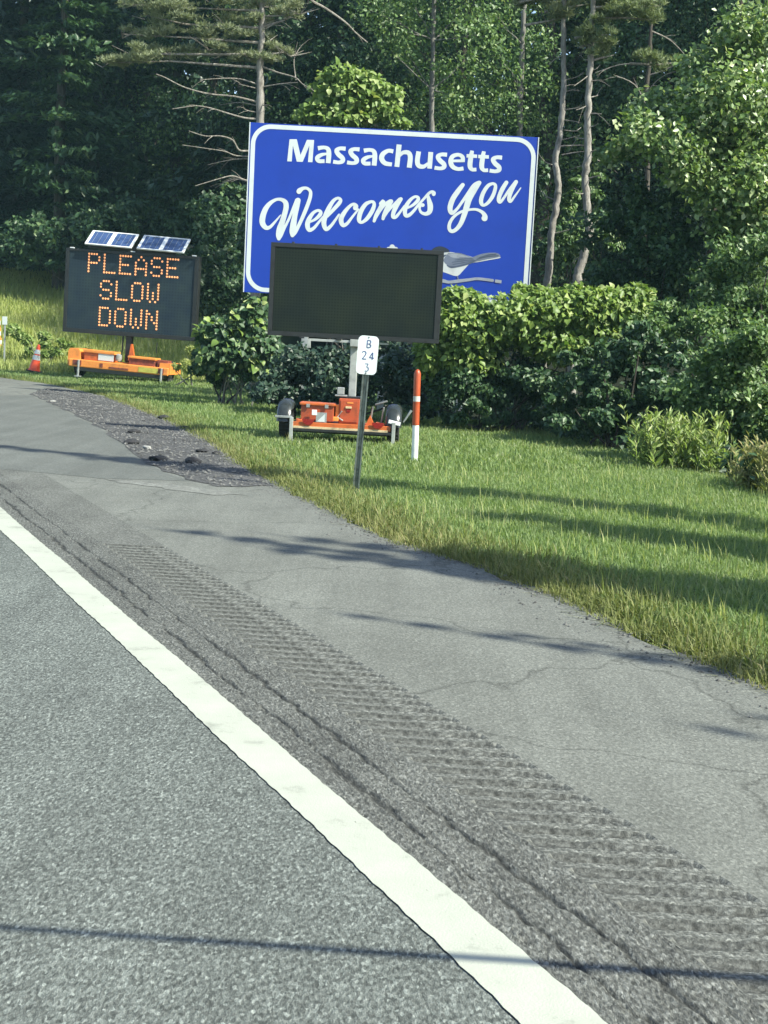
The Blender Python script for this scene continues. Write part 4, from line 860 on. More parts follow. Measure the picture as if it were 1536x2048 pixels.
# ------------------------------------------------------------------ background wood
BW = 'dark trees of the wood behind the signs'
pA = broadleaf_proto(101, 15, 3.6, 0.17, 15000, M['dark_leaf'], M['bark_dark'], low=0.05, clusters=60)
pB = broadleaf_proto(102, 17, 3.2, 0.15, 14000, M['mid_leaf'], M['bark_dark'], low=0.06, clusters=60)
pC = conifer_proto(103, 19, 3.4, 0.42, 13000, M['hemlock'], M['bark_dark'])
pD = conifer_proto(104, 17, 2.8, 0.36, 12000, M['dark_leaf'], M['bark_dark'], droop=0.1)
wood = [  # px, Y, proto, scale, label
    (-60, 58, 'C', 1.15, 'dark hemlock at the far left edge of the wood above the meadow'), (40, 62, 'C', 1.2, 'tall dark hemlock left of the lit message board, above the meadow'),
    (120, 55, 'D', 1.15, 'dark spruce above the left end of the lit message board'), (190, 60, 'C', 1.25, 'dark hemlock behind the left solar panel'),
    (270, 60, 'A', 1.1, 'dark broadleaf tree rising behind the solar panels'), (345, 57, 'D', 1.15, 'dark spruce right of the solar panels'),
    (410, 56, 'B', 1.05, 'mid green broadleaf tree left of the blue sign behind the dead pine twigs'), (470, 54, 'C', 1.2, 'dark hemlock directly behind the sunbleached pine'),
    (585, 51, 'A', 1.05, 'dark broadleaf tree behind the upper left of the blue sign'), (660, 50, 'C', 1.1, 'dark hemlock behind the bright sapling above the sign'),
    (740, 51, 'B', 1.05, 'mid green broadleaf tree left of the thin grey trunk above the sign'), (830, 49, 'A', 1.05, 'dark broadleaf tree right behind the thin grey trunk above the sign'),
    (910, 43, 'B', 0.9, 'mid green broadleaf tree right of the thin grey trunk above the sign'), (985, 46, 'A', 1.0, 'dark broadleaf tree above the right half of the blue sign'),
    (1080, 42, 'B', 0.9, 'mid green broadleaf tree behind the upper right corner of the blue sign'), (1160, 46, 'D', 1.0, 'dark spruce behind the two bare pine trunks'),
    (1250, 42, 'A', 0.95, 'dark broadleaf tree right of the two bare pine trunks'), (1340, 45, 'C', 1.05, 'dark hemlock left of the bright leaved tree on the right'),
    (1420, 40, 'A', 0.9, 'dark broadleaf tree behind the bright leaved tree on the right'), (1510, 42, 'C', 1.0, 'dark hemlock at the upper right edge of the view'),
    (385, 65, 'C', 1.35, 'tallest dark hemlock behind the crown of the sunbleached pine'), (70, 68, 'C', 1.4, 'tallest dark hemlock at the top left corner of the view'), (1600, 38, 'A', 0.9, 'dark broadleaf tree just beyond the right edge of the wood')]
P_ = {'A': pA, 'B': pB, 'C': pC, 'D': pD}
for i, (px, Y, k, s, lb) in enumerate(wood):
    plant_tree(k, P_[k], {'A': 'broadleaf_tree', 'B': 'broadleaf_tree', 'C': 'hemlock_tree', 'D': 'spruce_tree'}[k], lb, (PX(px, Y, 450), Y), s, i * 1.7, group=BW)
# far wood that reads as one mass
def far_wood():
    r = np.random.default_rng(55); cs = []; rs = []
    for k in range(800):
        Y = r.uniform(66, 88); x = r.uniform(-34, 32); cs.append(np.array([x, Y, hz(x, Y) + r.uniform(0, 25)])); rs.append(r.uniform(1.3, 2.6))
    rs = np.array(rs); v, t, a = clump(r, cs, rs, np.full(800, 130), 0.85); tag(link('distant_wood', bulk('distant_wood', v, t, M['dark_leaf'], a)), kind='stuff')
far_wood()

# ------------------------------------------------------------------ custom trees
def pixpath(pts, Y, dy=0.0):
    n = len(pts); return [at(x, y, Y + dy * i / max(1, n - 1)) for i, (x, y) in enumerate(pts)]
def rpath(pts, m=4): return [Vector(a) for a in catmull([tuple(p) for p in pts], m)]
def custom_trunk(t, pts, r0, r1, mat, name='trunk', sides=10):
    q = rpath([p - t.location for p in pts], 6); n = len(q); mb = MB(); R = random.Random(len(pts) * 13 + int(r0 * 1000)); q = [p + Vector((R.gauss(0, .2), R.gauss(0, .2), 0)) * r0 * 0.5 for p in q]
    mb.tube(q, [(r0 + (r1 - r0) * i / (n - 1)) * R.uniform(0.9, 1.13) for i in range(n)], sides); return mb.build(name, mat, t, True)
def dead_branch(t, pix, Y, dy, r0, mat, seed, twigs=2):
    q = rpath([p - t.location for p in pixpath(pix, Y, dy)], 4); n = len(q); mb = MB(); mb.tube(q, [r0 * 0.78 * (1 - 0.8 * i / (n - 1)) + 0.004 for i in range(n)], 6); R = random.Random(seed)
    for k in range(twigs):
        i = R.randint(n // 3, n - 2); d = (q[i + 1] - q[i]).normalized(); e = (d + Vector((R.uniform(-.5, .5), R.uniform(-.5, .5), R.uniform(-.9, .5)))).normalized() * R.uniform(0.15, 0.45)
        mb.tube([q[i], q[i] + e * 0.5 + Vector((0, 0, 0.02)), q[i] + e], [r0 * 0.35, r0 * 0.25, 0.003], 5)
    return mb.build('dead_branch', mat, t, True)
def pad(r, poly, Y, n, depth, thick=0.10):          # flat needle pad above a limb
    P = [at(x, y, Y) for x, y in poly]; out = []; K = max(4, n // 22); cen = [(r.random() * (len(P) - 1), r.normal(0, depth), r.normal(0, thick * 1.3)) for _ in range(K)]
    for _ in range(n):
        cs_ = cen[int(r.integers(0, K))]; s = min(len(P) - 1.001, max(0, cs_[0] + r.normal(0, 0.13))); i = int(s); p = P[i].lerp(P[i + 1], s - i); out.append((p.x + r.normal(0, 0.04), p.y + cs_[1] + r.normal(0, 0.09), p.z + cs_[2] + r.normal(0, thick * 0.6)))
    return np.array(out)
def white_pine():
    Y = 33.0; b = at(512, 700, Y); t = empty('pine_tree', (b.x, Y, hz(b.x, Y))); tag(t, 'sunbleached pine with flat needle tiers and dead twigs behind the left sign edge', 'tree')
    path = [Vector((b.x, Y, t.location.z - 0.3))] + pixpath([(512, 560), (516, 400), (520, 240), (521, 150), (523, 60), (527, -40), (531, -260), (534, -420)], Y)
    custom_trunk(t, path, 0.125, 0.035, M['bark_pale'])
    r = np.random.default_rng(12); tf = []
    tiers = [([(560, 122), (500, 112), (430, 108), (340, 112), (260, 118), (205, 126)], 620, .45, 0.07), ([(480, 95), (420, 92), (330, 98), (270, 104)], 330, .5, .08), ([(540, 72), (460, 70), (390, 66), (310, 66), (245, 68)], 560, .45, .09), ([(520, 42), (450, 40), (370, 38), (290, 30)], 460, .5, .11),
             ([(600, 8), (520, 6), (440, 8), (350, 12), (245, 8)], 640, .55, .12), ([(590, -40), (520, -40), (400, -36), (280, -30)], 560, .55, .14), ([(620, -110), (520, -105), (400, -110), (300, -90)], 520, .6, .2), ([(610, -190), (520, -180), (420, -190)], 380, .6, .25), ([(580, -280), (470, -270)], 260, .5, .3), ([(560, -360), (500, -350)], 160, .35, .3),
             ([(530, 98), (560, 95), (582, 104)], 130, .3, .06), ([(530, 40), (570, 30), (600, 20)], 130, .3, .07)]
    for k, (poly, n, dp, th) in enumerate(tiers):
        tf.append(pad(r, poly, Y, int(n * 1.05), dp * 0.5, 0.022 + th * 0.28)); q = [p - t.location for p in pixpath(poly, Y)]; px0 = poly[0][0]
        lm = MB(); st = Vector((at(524, poly[0][1] + 14, Y) - t.location)); lm.tube([st, q[len(q) // 2] + Vector((0, 0, -0.12)), q[-1]], [0.035, 0.02, 0.006], 6)
        lm.build('live_limb', M['bark_dead'], t, True); lm = MB()
        for m in range(10):
            i = r.integers(0, len(q)); lm.tube([q[i] + Vector((0, 0, -0.1)), q[i] + Vector((r.uniform(-.5, .5), r.uniform(-.6, .6), r.uniform(-.02, .12)))], [0.012, 0.004], 4)
        tag(lm.build('twigs', M['bark_dead'], t, True), kind='stuff')
    v, tr, a = tuft(r, np.concatenate(tf), 0.135, 8, 0.13, 0.9); v = v - np.array(t.location); link('needles', bulk('needles', v, tr, M['pine'], a), t)
    dead = [([(519, 170), (480, 158), (440, 157), (400, 160)], -.3, .018), ([(518, 178), (490, 171), (478, 168)], -.3, .012), ([(518, 205), (470, 193), (420, 188), (370, 175), (330, 155), (312, 148)], -.6, .024), ([(517, 212), (480, 205), (440, 210)], .5, .014), ([(516, 238), (490, 236), (460, 228), (420, 216), (390, 212), (345, 218)], -.5, .026), ([(515, 225), (492, 220), (486, 212)], -.2, .012),
            ([(517, 306), (496, 302), (478, 300), (465, 280), (440, 272), (410, 272), (378, 262)], -.7, .028), ([(517, 312), (475, 312), (450, 303), (420, 298), (365, 290)], -.3, .02), ([(517, 318), (480, 318), (450, 322), (415, 330)], .4, .014), ([(516, 366), (490, 360), (465, 352), (440, 357), (390, 372)], -.6, .024), ([(516, 372), (470, 358), (430, 376)], .3, .014),
            ([(521, 132), (555, 145), (590, 155), (605, 168), (628, 182)], -.4, .026), ([(520, 175), (560, 168), (595, 165)], -.4, .018), ([(523, 62), (545, 50), (562, 40)], -.2, .016), ([(525, 32), (560, 31), (590, 22)], -.2, .02), ([(519, 210), (535, 210)], -.2, .014), ([(592, 160), (588, 120), (600, 95), (612, 84)], 0.2, .012), ([(529, -130), (560, -80), (600, -30), (622, 0), (650, 16), (690, 44), (712, 66), (735, 85)], 1.2, .055)]
    for k, (px, dy, r0) in enumerate(dead): dead_branch(t, px, Y, dy, r0, M['bark_dead'], 40 + k, 3)
white_pine()
def leafmesh():                      # a real heart-shaped leaf with a midrib fold and drooping tip
    v = [(0, 0, 0)]; rows = [(0.10, 0.30), (0.30, 0.44), (0.55, 0.38), (0.80, 0.20)]
    for y, w in rows:
        z = 0.06 * math.sin(y * 3) - 0.16 * y * y; v += [(-w, y, z + w * 0.28), (0, y, z), (w, y, z + w * 0.28)]
    v.append((0, 1.0, -0.18)); f = [[0, 2, 1], [0, 3, 2]]
    for k in range(3):
        a = 1 + 3 * k; f += [[a, a + 1, a + 4, a + 3], [a + 1, a + 2, a + 5, a + 4]]
    f += [[10, 11, 13], [11, 12, 13]]; return v, f
LV, LF = leafmesh()
def leaf_variants(mat, nm):
    out = []
    for k in range(6):
        me = mesh(nm, LV, LF, mat, True); a = me.attributes.new('rnd', 'FLOAT', 'POINT'); a.data.foreach_set('value', [0.25 + 0.15 * k] * len(LV)); out.append(me)
    return out
LM = {'sapling': leaf_variants(M['sapling'], 'leaf'), 'knot': leaf_variants(M['knot'], 'leaf')}
def leaf_objs(parent, pts, dirs, size, key, r):
    for p, d in zip(pts, dirs):
        me = LM[key][int(r.integers(0, 6))]; o = link('leaf', me, parent); ax = Vector(d).normalized(); n = Vector((r.normal(0.5, .33), r.normal(-0.7, .33), 0.7)).normalized()
        xx = ax.cross(n).normalized(); nn = xx.cross(ax); s = size * r.uniform(0.5, 1.3)
        o.matrix_local = Matrix.Translation(p) @ Matrix(((xx.x, ax.x, nn.x, 0), (xx.y, ax.y, nn.y, 0), (xx.z, ax.z, nn.z, 0), (0, 0, 0, 1))) @ Matrix.Diagonal((s, s, s, 1))
def leafy(name, label, cat, lumps, Y, nobj, nstuff, size, key, mat, seed, stemmat, base_px=None, depth=1.0, group=None, asp=0.72, stems=9):
    """broad-leaved shrub or sapling: lumps are (px, py, rx, ry) blobs at distance Y; the front leaves are objects of their own"""
    r = np.random.default_rng(seed); cx = base_px or sum(l[0] for l in lumps) / len(lumps); bx = PX(cx, Y, 700); t = empty(name, (bx, Y + 0.3, hz(bx, Y + 0.3))); tag(t, label, cat, group)
    tot = sum(l[2] * l[3] for l in lumps); O = np.array(t.location); S = Y / FPX; pts = []; dirs = []; st = []
    for (px, py, rx, ry) in lumps:
        c = np.array(at(px, py, Y)) ; w = rx * ry / tot; m = int(nobj * w) + 1
        for kind, cnt in ((0, m), (1, int(nstuff * w) + 1)):
            d = unit(cnt, r); 
            if kind == 0: d[:, 1] = -np.abs(d[:, 1]) * 0.9 - 0.1
            rad = (0.62 + 0.58 * r.random(cnt)) if kind == 0 else (0.25 + 0.9 * r.random(cnt) ** 0.6)
            p = c + d * rad[:, None] * np.array([rx * S, min(rx * S, depth), ry * S]) - O
            if kind == 0: pts += list(p); dirs += list(d * 0.8 + r.normal(size=(cnt, 3)) * 0.45 + np.array([0, 0, -0.45]))
            else: st.append((p, d))
    leaf_objs(t, pts, dirs, size, key, r)
    p = np.concatenate([a for a, _ in st]); d = np.concatenate([b for _, b in st]); n = len(p); L = size * r.uniform(0.65, 1.25, n)
    v, tr, a = kites(p, d * 0.7 + r.normal(size=(n, 3)) * 0.5 + np.array([0, 0, -0.4]), np.array([0.5, -0.65, 0.68]) + d * 0.3 + r.normal(size=(n, 3)) * 0.36, L, L * asp, np.clip(r.normal(0.5, 0.24, n), 0, 1), 0.2, 0.12)
    tag(link('foliage', bulk('foliage', v, tr, mat, a), t), kind='stuff'); sm = MB()
    for k in range(stems):
        l = lumps[k % len(lumps)]; tip = at(l[0] + r.uniform(-.6, .6) * l[2], l[1] - r.uniform(-0.3, .7) * l[3], Y) - t.location; limb(sm, (r.normal(0, .25), r.normal(0, .2), -0.1), tip, 0.02, 0.006, seed * 50 + k, n=5, wob=0.05, sides=5)
    sm.build('stems', stemmat, t, True); return t
leafy('leafy_sapling', 'bright green broad leaved sapling rising over the top edge of the blue sign', 'tree', [(690, 152, 38, 20), (742, 166, 30, 18), (782, 186, 26, 16), (660, 180, 34, 18), (715, 200, 48, 22), (642, 214, 32, 16), (610, 232, 24, 11), (762, 222, 38, 17), (690, 238, 56, 13), (802, 250, 22, 9), (705, 176, 36, 22), (650, 150, 12, 12)], 29.6, 295, 2300, 0.14, 'sapling', M['sapling'], 61, M['bark_grey'], 705, 0.8)
def thin_tree(px_path, Y, r0, r1, label, mat, sprays, seed, lm=M['mid_leaf'], leaf=0.12):
    b = at(px_path[0][0], 650, Y); t = empty('thin_tree', (b.x, Y, hz(b.x, Y))); tag(t, label, 'tree', 'slim trees between the sign and the wood')
    custom_trunk(t, [Vector((b.x, Y, t.location.z - 0.2))] + pixpath(px_path, Y), r0, r1, mat); r = np.random.default_rng(seed); br = MB()
    cs = []; rs = []
    for (px, py, R) in sprays:
        c = at(px, py, Y + r.uniform(-0.8, 0.8)); cs.append(np.array(c - t.location)); rs.append(R * Y / FPX)
        k = min(range(len(px_path)), key=lambda i: abs(px_path[i][1] - py - 30)); lb_ = MB(); limb(lb_, at(*px_path[k], Y) - t.location, c - t.location, 0.02, 0.006, seed * 31 + len(cs), n=4, sides=5); lb_.build('limb', mat, t, True)
    rs = np.array(rs); v, tr, a = clump(r, cs, rs, np.maximum(40, rs ** 2 * 620), leaf); link('crown', bulk('crown', v, tr, lm, a), t); return t
thin_tree([(861, 500), (862, 300), (864, 180), (866, 80), (869, -30), (871, -250)], 36, 0.075, 0.045, 'thin straight grey trunk rising above the middle of the blue sign', M['bark_grey'],
          [(790, 55, 55), (900, 60, 40), (930, 20, 50), (815, 110, 28), (880, 130, 25), (960, 70, 45), (830, 10, 40), (740, 20, 50), (900, 190, 26), (870, -80, 90), (800, -60, 70), (940, -60, 70), (780, 100, 35), (930, 120, 30)], 71)
thin_tree([(1036, 520), (1038, 330), (1041, 180), (1045, 90), (1049, 0), (1055, -220)], 39, 0.10, 0.06, 'greyish trunk half hidden by leaves above the right part of the blue sign', M['bark_grey'],
          [(970, 165, 55), (1015, 215, 45), (1000, 110, 40), (1085, 170, 40), (1060, 240, 45), (950, 230, 50), (1080, 80, 42), (990, 30, 45), (1030, 150, 34), (1050, -60, 90), (900, 235, 35)], 72, M['mid_leaf'])
def bare_pine(path, Y, r0, r1, label, stubs, tiers, seed, mat):
    b = at(path[0][0], 690, Y); t = empty('bare_pine', (b.x, Y, hz(b.x, Y))); tag(t, label, 'tree', 'bare pine trunks right of the blue sign')
    custom_trunk(t, [Vector((b.x, Y, t.location.z - 0.3))] + pixpath(path, Y), r0, r1, M['bark_pale'])
    for k, (px, rr) in enumerate(stubs): dead_branch(t, px, Y, -0.25 if k % 2 else 0.25, rr, M['bark_dead'], seed * 20 + k, 1)
    r = np.random.default_rng(seed); tf = [pad(r, poly, Y, n, .32, .05) for poly, n in tiers]
    lm = MB()
    for poly, n in tiers:
        q = [p - t.location for p in pixpath(poly, Y)]
        lm = MB(); lm.tube([q[0] + Vector((0, 0, -0.15)), q[len(q) // 2] + Vector((0, 0, -0.12)), q[-1]], [0.03, 0.02, 0.006], 6); lm.build('live_limb', M['bark_dead'], t, True)
    v, tr, a = tuft(r, np.concatenate(tf), 0.15, 8, 0.13, 0.8); link('needles', bulk('needles', v - np.array(t.location), tr, mat, a), t)
bare_pine([(1092, 600), (1096, 545), (1103, 470), (1112, 410), (1117, 370), (1111, 320), (1120, 270), (1126, 200), (1128, 130), (1127, 60), (1129, -40), (1132, -250)], 30, 0.09, 0.045, 'left one of two bare pine trunks beside the blue sign, bent near its middle',
          [([(1110, 400), (1092, 392), (1082, 382)], .016), ([(1124, 310), (1150, 305), (1168, 303)], .016), ([(1120, 292), (1145, 291), (1166, 290)], .018), ([(1128, 220), (1148, 217), (1166, 214)], .012), ([(1128, 260), (1150, 262), (1162, 255)], .01), ([(1104, 468), (1130, 462), (1166, 450)], .018), ([(1127, 160), (1150, 155), (1166, 147)], .011), ([(1126, 240), (1145, 242), (1163, 246)], .009), ([(1122, 280), (1143, 275), (1160, 270)], .009), ([(1108, 330), (1092, 325), (1080, 312)], .010), ([(1128, 185), (1143, 180), (1160, 182)], .008), ([(1127, 110), (1110, 118), (1098, 130)], .012)],
          [([(1090, 10), (1130, 4), (1190, 6)], 170), ([(1050, 36), (1100, 30), (1140, 28)], 150), ([(1040, -10), (1100, -20), (1180, -16)], 260), ([(1000, -50), (1130, -60), (1260, -56)], 420), ([(1030, -150), (1230, -140)], 420)], 81, M['pine'])
bare_pine([(1150, 600), (1154, 560), (1166, 515), (1177, 470), (1174, 420), (1170, 360), (1176, 300), (1176, 230), (1178, 160), (1183, 90), (1186, 20), (1188, -60), (1192, -260)], 29.5, 0.108, 0.045, 'right one of two bare pine trunks beside the blue sign, with short dead stubs',
          [([(1180, 118), (1172, 120), (1168, 119)], .018), ([(1177, 162), (1192, 161), (1203, 160)], .014), ([(1176, 196), (1188, 193), (1197, 191)], .014), ([(1178, 228), (1190, 227), (1203, 228)], .018), ([(1174, 278), (1160, 277), (1151, 276)], .022), ([(1176, 305), (1190, 301), (1198, 298)], .016), ([(1178, 312), (1195, 320), (1218, 330)], .010), ([(1174, 358), (1188, 354), (1198, 351)], .018), ([(1176, 446), (1190, 446), (1200, 445)], .022), ([(1178, 150), (1165, 160), (1148, 172)], .012), ([(1176, 325), (1162, 332), (1150, 335)], .010), ([(1174, 385), (1160, 388), (1150, 384)], .010), ([(1180, 140), (1192, 138), (1200, 130)], .010), ([(1176, 210), (1164, 216), (1152, 220)], .010), ([(1168, 510), (1150, 520), (1148, 528)], .016), ([(1175, 255), (1188, 252), (1196, 247)], .009)],
          [([(1160, 80), (1190, 72), (1220, 86)], 210), ([(1150, 62), (1185, 58), (1225, 70)], 180), ([(1180, 108), (1205, 104), (1228, 110)], 90), ([(1200, 22), (1250, 24), (1316, 40)], 380), ([(1190, 0), (1250, 2), (1320, 12)], 330), ([(1260, 112), (1310, 118), (1390, 122)], 180), ([(1230, -40), (1320, -36)], 260), ([(1060, -90), (1200, -96), (1340, -90)], 420)], 82, M['pinegreen'])
for nm, tr_ in (('low', 0),): pass
def dead_scrub():
    b = at(1290, 680, 34); t = empty('dead_tree', (b.x, 34, hz(b.x, 34))); tag(t, 'bare dead tree with grey branches in the dark gap beside the bright leaved tree', 'tree')
    custom_trunk(t, [Vector((b.x, 34, t.location.z - 0.3))] + pixpath([(1288, 500), (1294, 330), (1290, 200), (1300, 125), (1302, 60), (1310, -20)], 34), 0.09, 0.03, M['bark_dark'])
    for k, px in enumerate([[(1300, 130), (1260, 128), (1230, 132), (1190, 146)], [(1294, 215), (1270, 170), (1228, 150)], [(1298, 60), (1340, 80), (1372, 112)], [(1290, 190), (1310, 165), (1330, 150)], [(1300, 80), (1296, 110), (1302, 125)], [(1300, 150), (1340, 135), (1390, 100)]]): dead_branch(t, px, 34, 0.4 * (-1) ** k, .02, M['bark_dead'], 300 + k, 3).name = 'branch'
dead_scrub()
def bright_tree():
    Y = 24.6; px = 1440; b = at(px, 760, Y); t = empty('broadleaf_tree', (b.x, Y, hz(b.x, Y))); tag(t, 'tall leafy tree with glittering bright leaves filling the right edge of the view', 'tree')
    custom_trunk(t, [Vector((b.x, Y, t.location.z - 0.3))] + pixpath([(1445, 600), (1450, 420), (1462, 250), (1475, 80), (1485, -60)], Y), 0.13, 0.04, M['bark_dark']); r = np.random.default_rng(90); br = MB()
    lum = [(1500, 60, 62), (1540, 90, 80), (1460, 120, 66), (1410, 150, 52), (1395, 205, 58), (1470, 190, 78), (1540, 200, 90), (1335, 205, 42), (1290, 225, 44), (1320, 255, 54), (1385, 260, 66), (1460, 270, 78), (1540, 300, 90), (1285, 258, 40), (1350, 300, 55), (1420, 330, 66), (1500, 370, 78), (1240, 295, 26), (1216, 312, 26), (1262, 300, 28), (1560, 420, 80), (1440, 400, 60), (1375, 345, 50), (1310, 290, 36), (1480, 460, 66), (1530, 500, 70), (1500, 350, 60), (1375, 130, 30), (1225, 300, 20)]
    cs = []; rs = []
    for k, (x, y, R) in enumerate(lum):
        c = at(x, y, Y + r.uniform(-1.1, 0.9)); cs.append(np.array(c - t.location)); rs.append(R * Y / FPX)
        lb_ = MB(); limb(lb_, at(1455 + r.uniform(-8, 12), min(640, y + 60), Y) - t.location, c - t.location, 0.028, 0.006, 900 + k, n=5, sides=5); lb_.build('limb', M['bark_dark'], t, True)
    rs = np.array(rs); v, tr, a = clump(r, cs, rs, rs ** 2 * 2100 + 60, 0.112, 0.72, 0.85, 0.6, 0.6, 0.12); link('crown', bulk('crown', v, tr, M['aspen'], a), t)
bright_tree()

# ------------------------------------------------------------------ shrubs
def shrub(name, label, lumps, Y, n, leaf, mat, seed, depth=1.0, cat='shrub', group=None, asp=0.6, stem=M['bark_dark'], up=0.75):
    r = np.random.default_rng(seed); cx = sum(l[0] for l in lumps) / len(lumps); bx = PX(cx, Y, 700); t = empty(name, (bx, Y, hz(bx, Y))); tag(t, label, cat, group); O = np.array(t.location); S = Y / FPX; P = []
    tot = sum(l[2] * l[3] for l in lumps); sm = MB()
    for k, (px, py, rx, ry) in enumerate(lumps):
        m = int(n * rx * ry / tot); c = np.array(at(px, py, Y + r.uniform(-.4, .4) * depth)) - O; sub = max(3, int(rx * ry / 260)); cc = c + unit(sub, r) * (r.random((sub, 1)) ** 0.5) * np.array([rx * S, depth * 0.8, ry * S])
        cc[:, 2] = np.maximum(cc[:, 2], 0.12); rr = np.full(sub, min(rx, ry) * S * 0.42) * r.uniform(0.6, 1.25, sub); P.append(clump(r, cc, rr, np.full(sub, m / sub), leaf, asp, 0.7, up))
        limb(sm, (r.normal(0, .2), r.normal(0, .2), -0.1), c, 0.03, 0.008, seed * 7 + k, n=4, sides=5)
    v, tr, a = join(P); v[:, 2] = np.maximum(v[:, 2], 0.02 * r.random(len(v))); link('foliage', bulk('foliage', v, tr, mat, a), t); sm.build('stems', stem, t, True); return t
SG = 'shrubs along the edge of the lawn'
shrub('shrub', 'shrub coloured dark in place of shade behind the switched off message board', [(600, 740, 80, 60), (690, 750, 70, 70), (780, 745, 80, 70), (850, 790, 60, 50), (640, 800, 80, 40), (560, 775, 60, 50)], 25.2, 15000, 0.105, M['hemlock'], 201, 1.2, group=SG)  # near-black needle colour on these leaves stands in for shade
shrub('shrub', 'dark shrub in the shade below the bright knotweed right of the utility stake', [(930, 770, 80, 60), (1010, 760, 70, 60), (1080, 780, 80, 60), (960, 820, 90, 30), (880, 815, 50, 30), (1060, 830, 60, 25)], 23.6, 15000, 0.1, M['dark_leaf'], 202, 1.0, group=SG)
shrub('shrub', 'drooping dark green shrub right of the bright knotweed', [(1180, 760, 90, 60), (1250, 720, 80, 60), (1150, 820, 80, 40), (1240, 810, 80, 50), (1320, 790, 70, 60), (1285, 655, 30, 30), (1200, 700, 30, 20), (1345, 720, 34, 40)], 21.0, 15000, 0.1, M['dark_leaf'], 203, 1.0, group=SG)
shrub('shrub', 'dark shrub at the right edge of the view above the yellowish weeds', [(1420, 760, 90, 80), (1500, 720, 80, 90), (1540, 820, 80, 80), (1440, 850, 80, 50), (1380, 830, 50, 40), (1500, 880, 50, 40)], 18.6, 16000, 0.085, M['mid_leaf'], 204, 1.0, group=SG)
shrub('shrub', 'tall dark shrub under the bright leaved tree, right of the bare trunks', [(1260, 560, 90, 80), (1230, 450, 70, 70), (1340, 480, 90, 80), (1360, 600, 90, 80), (1290, 390, 60, 50)], 25.5, 14000, 0.11, M['dark_leaf'], 205, 1.3, group=SG)
shrub('shrub', 'tall green shrub at the right edge below the bright leaved tree', [(1480, 560, 90, 80), (1520, 640, 80, 80), (1420, 640, 90, 70), (1545, 500, 60, 60), (1340, 660, 70, 60)], 22.0, 15000, 0.095, M['mid_leaf'], 206, 1.2, group=SG)
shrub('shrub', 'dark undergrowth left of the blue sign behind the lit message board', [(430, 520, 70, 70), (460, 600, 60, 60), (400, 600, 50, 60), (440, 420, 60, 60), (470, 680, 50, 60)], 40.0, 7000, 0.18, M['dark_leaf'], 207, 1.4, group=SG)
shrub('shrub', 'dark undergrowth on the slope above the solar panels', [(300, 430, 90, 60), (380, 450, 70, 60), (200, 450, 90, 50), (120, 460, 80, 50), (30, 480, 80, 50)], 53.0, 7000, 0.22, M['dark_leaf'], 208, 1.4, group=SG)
shrub('shrub', 'green shrub between the two bare pine trunks above the knotweed', [(1135, 480, 40, 60), (1190, 390, 30, 50), (1140, 400, 35, 40), (1205, 480, 40, 50)], 31.5, 3500, 0.13, M['mid_leaf'], 209, 0.6, group=SG)
shrub('shrub', 'leafy undergrowth behind the blue sign, showing left and right of it', [(500, 480, 40, 80), (1090, 350, 30, 60), (1080, 500, 30, 70), (700, 560, 60, 60), (620, 560, 60, 60)], 31.0, 4500, 0.13, M['dark_leaf'], 210, 0.8, group=SG)
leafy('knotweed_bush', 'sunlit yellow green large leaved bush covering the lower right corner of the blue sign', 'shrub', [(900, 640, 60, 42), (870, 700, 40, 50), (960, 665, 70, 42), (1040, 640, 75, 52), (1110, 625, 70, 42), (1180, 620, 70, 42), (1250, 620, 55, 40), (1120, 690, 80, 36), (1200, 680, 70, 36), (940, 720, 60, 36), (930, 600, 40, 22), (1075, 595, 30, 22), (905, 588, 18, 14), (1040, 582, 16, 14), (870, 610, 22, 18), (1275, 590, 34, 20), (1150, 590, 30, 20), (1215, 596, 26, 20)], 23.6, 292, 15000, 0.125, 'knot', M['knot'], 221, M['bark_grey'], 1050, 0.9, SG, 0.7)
shrub('shrub', 'dark low shrub under the large leaved bush between the two message boards', [(450, 735, 60, 40), (510, 745, 50, 45), (420, 740, 30, 30)], 27.9, 6000, 0.10, M['dark_leaf'], 211, 0.6, group=SG)
leafy('knotweed_bush', 'large leaved bush between the lit message board and the switched off one', 'shrub', [(450, 660, 45, 26), (490, 645, 40, 30), (510, 625, 24, 28), (420, 675, 30, 22), (470, 700, 60, 36), (520, 700, 40, 50), (430, 720, 40, 30)], 27.5, 130, 2600, 0.15, 'knot', M['dark_leaf'], 222, M['bark_grey'], 470, 0.6, SG)
WG = 'weeds growing at the foot of the shrubs'
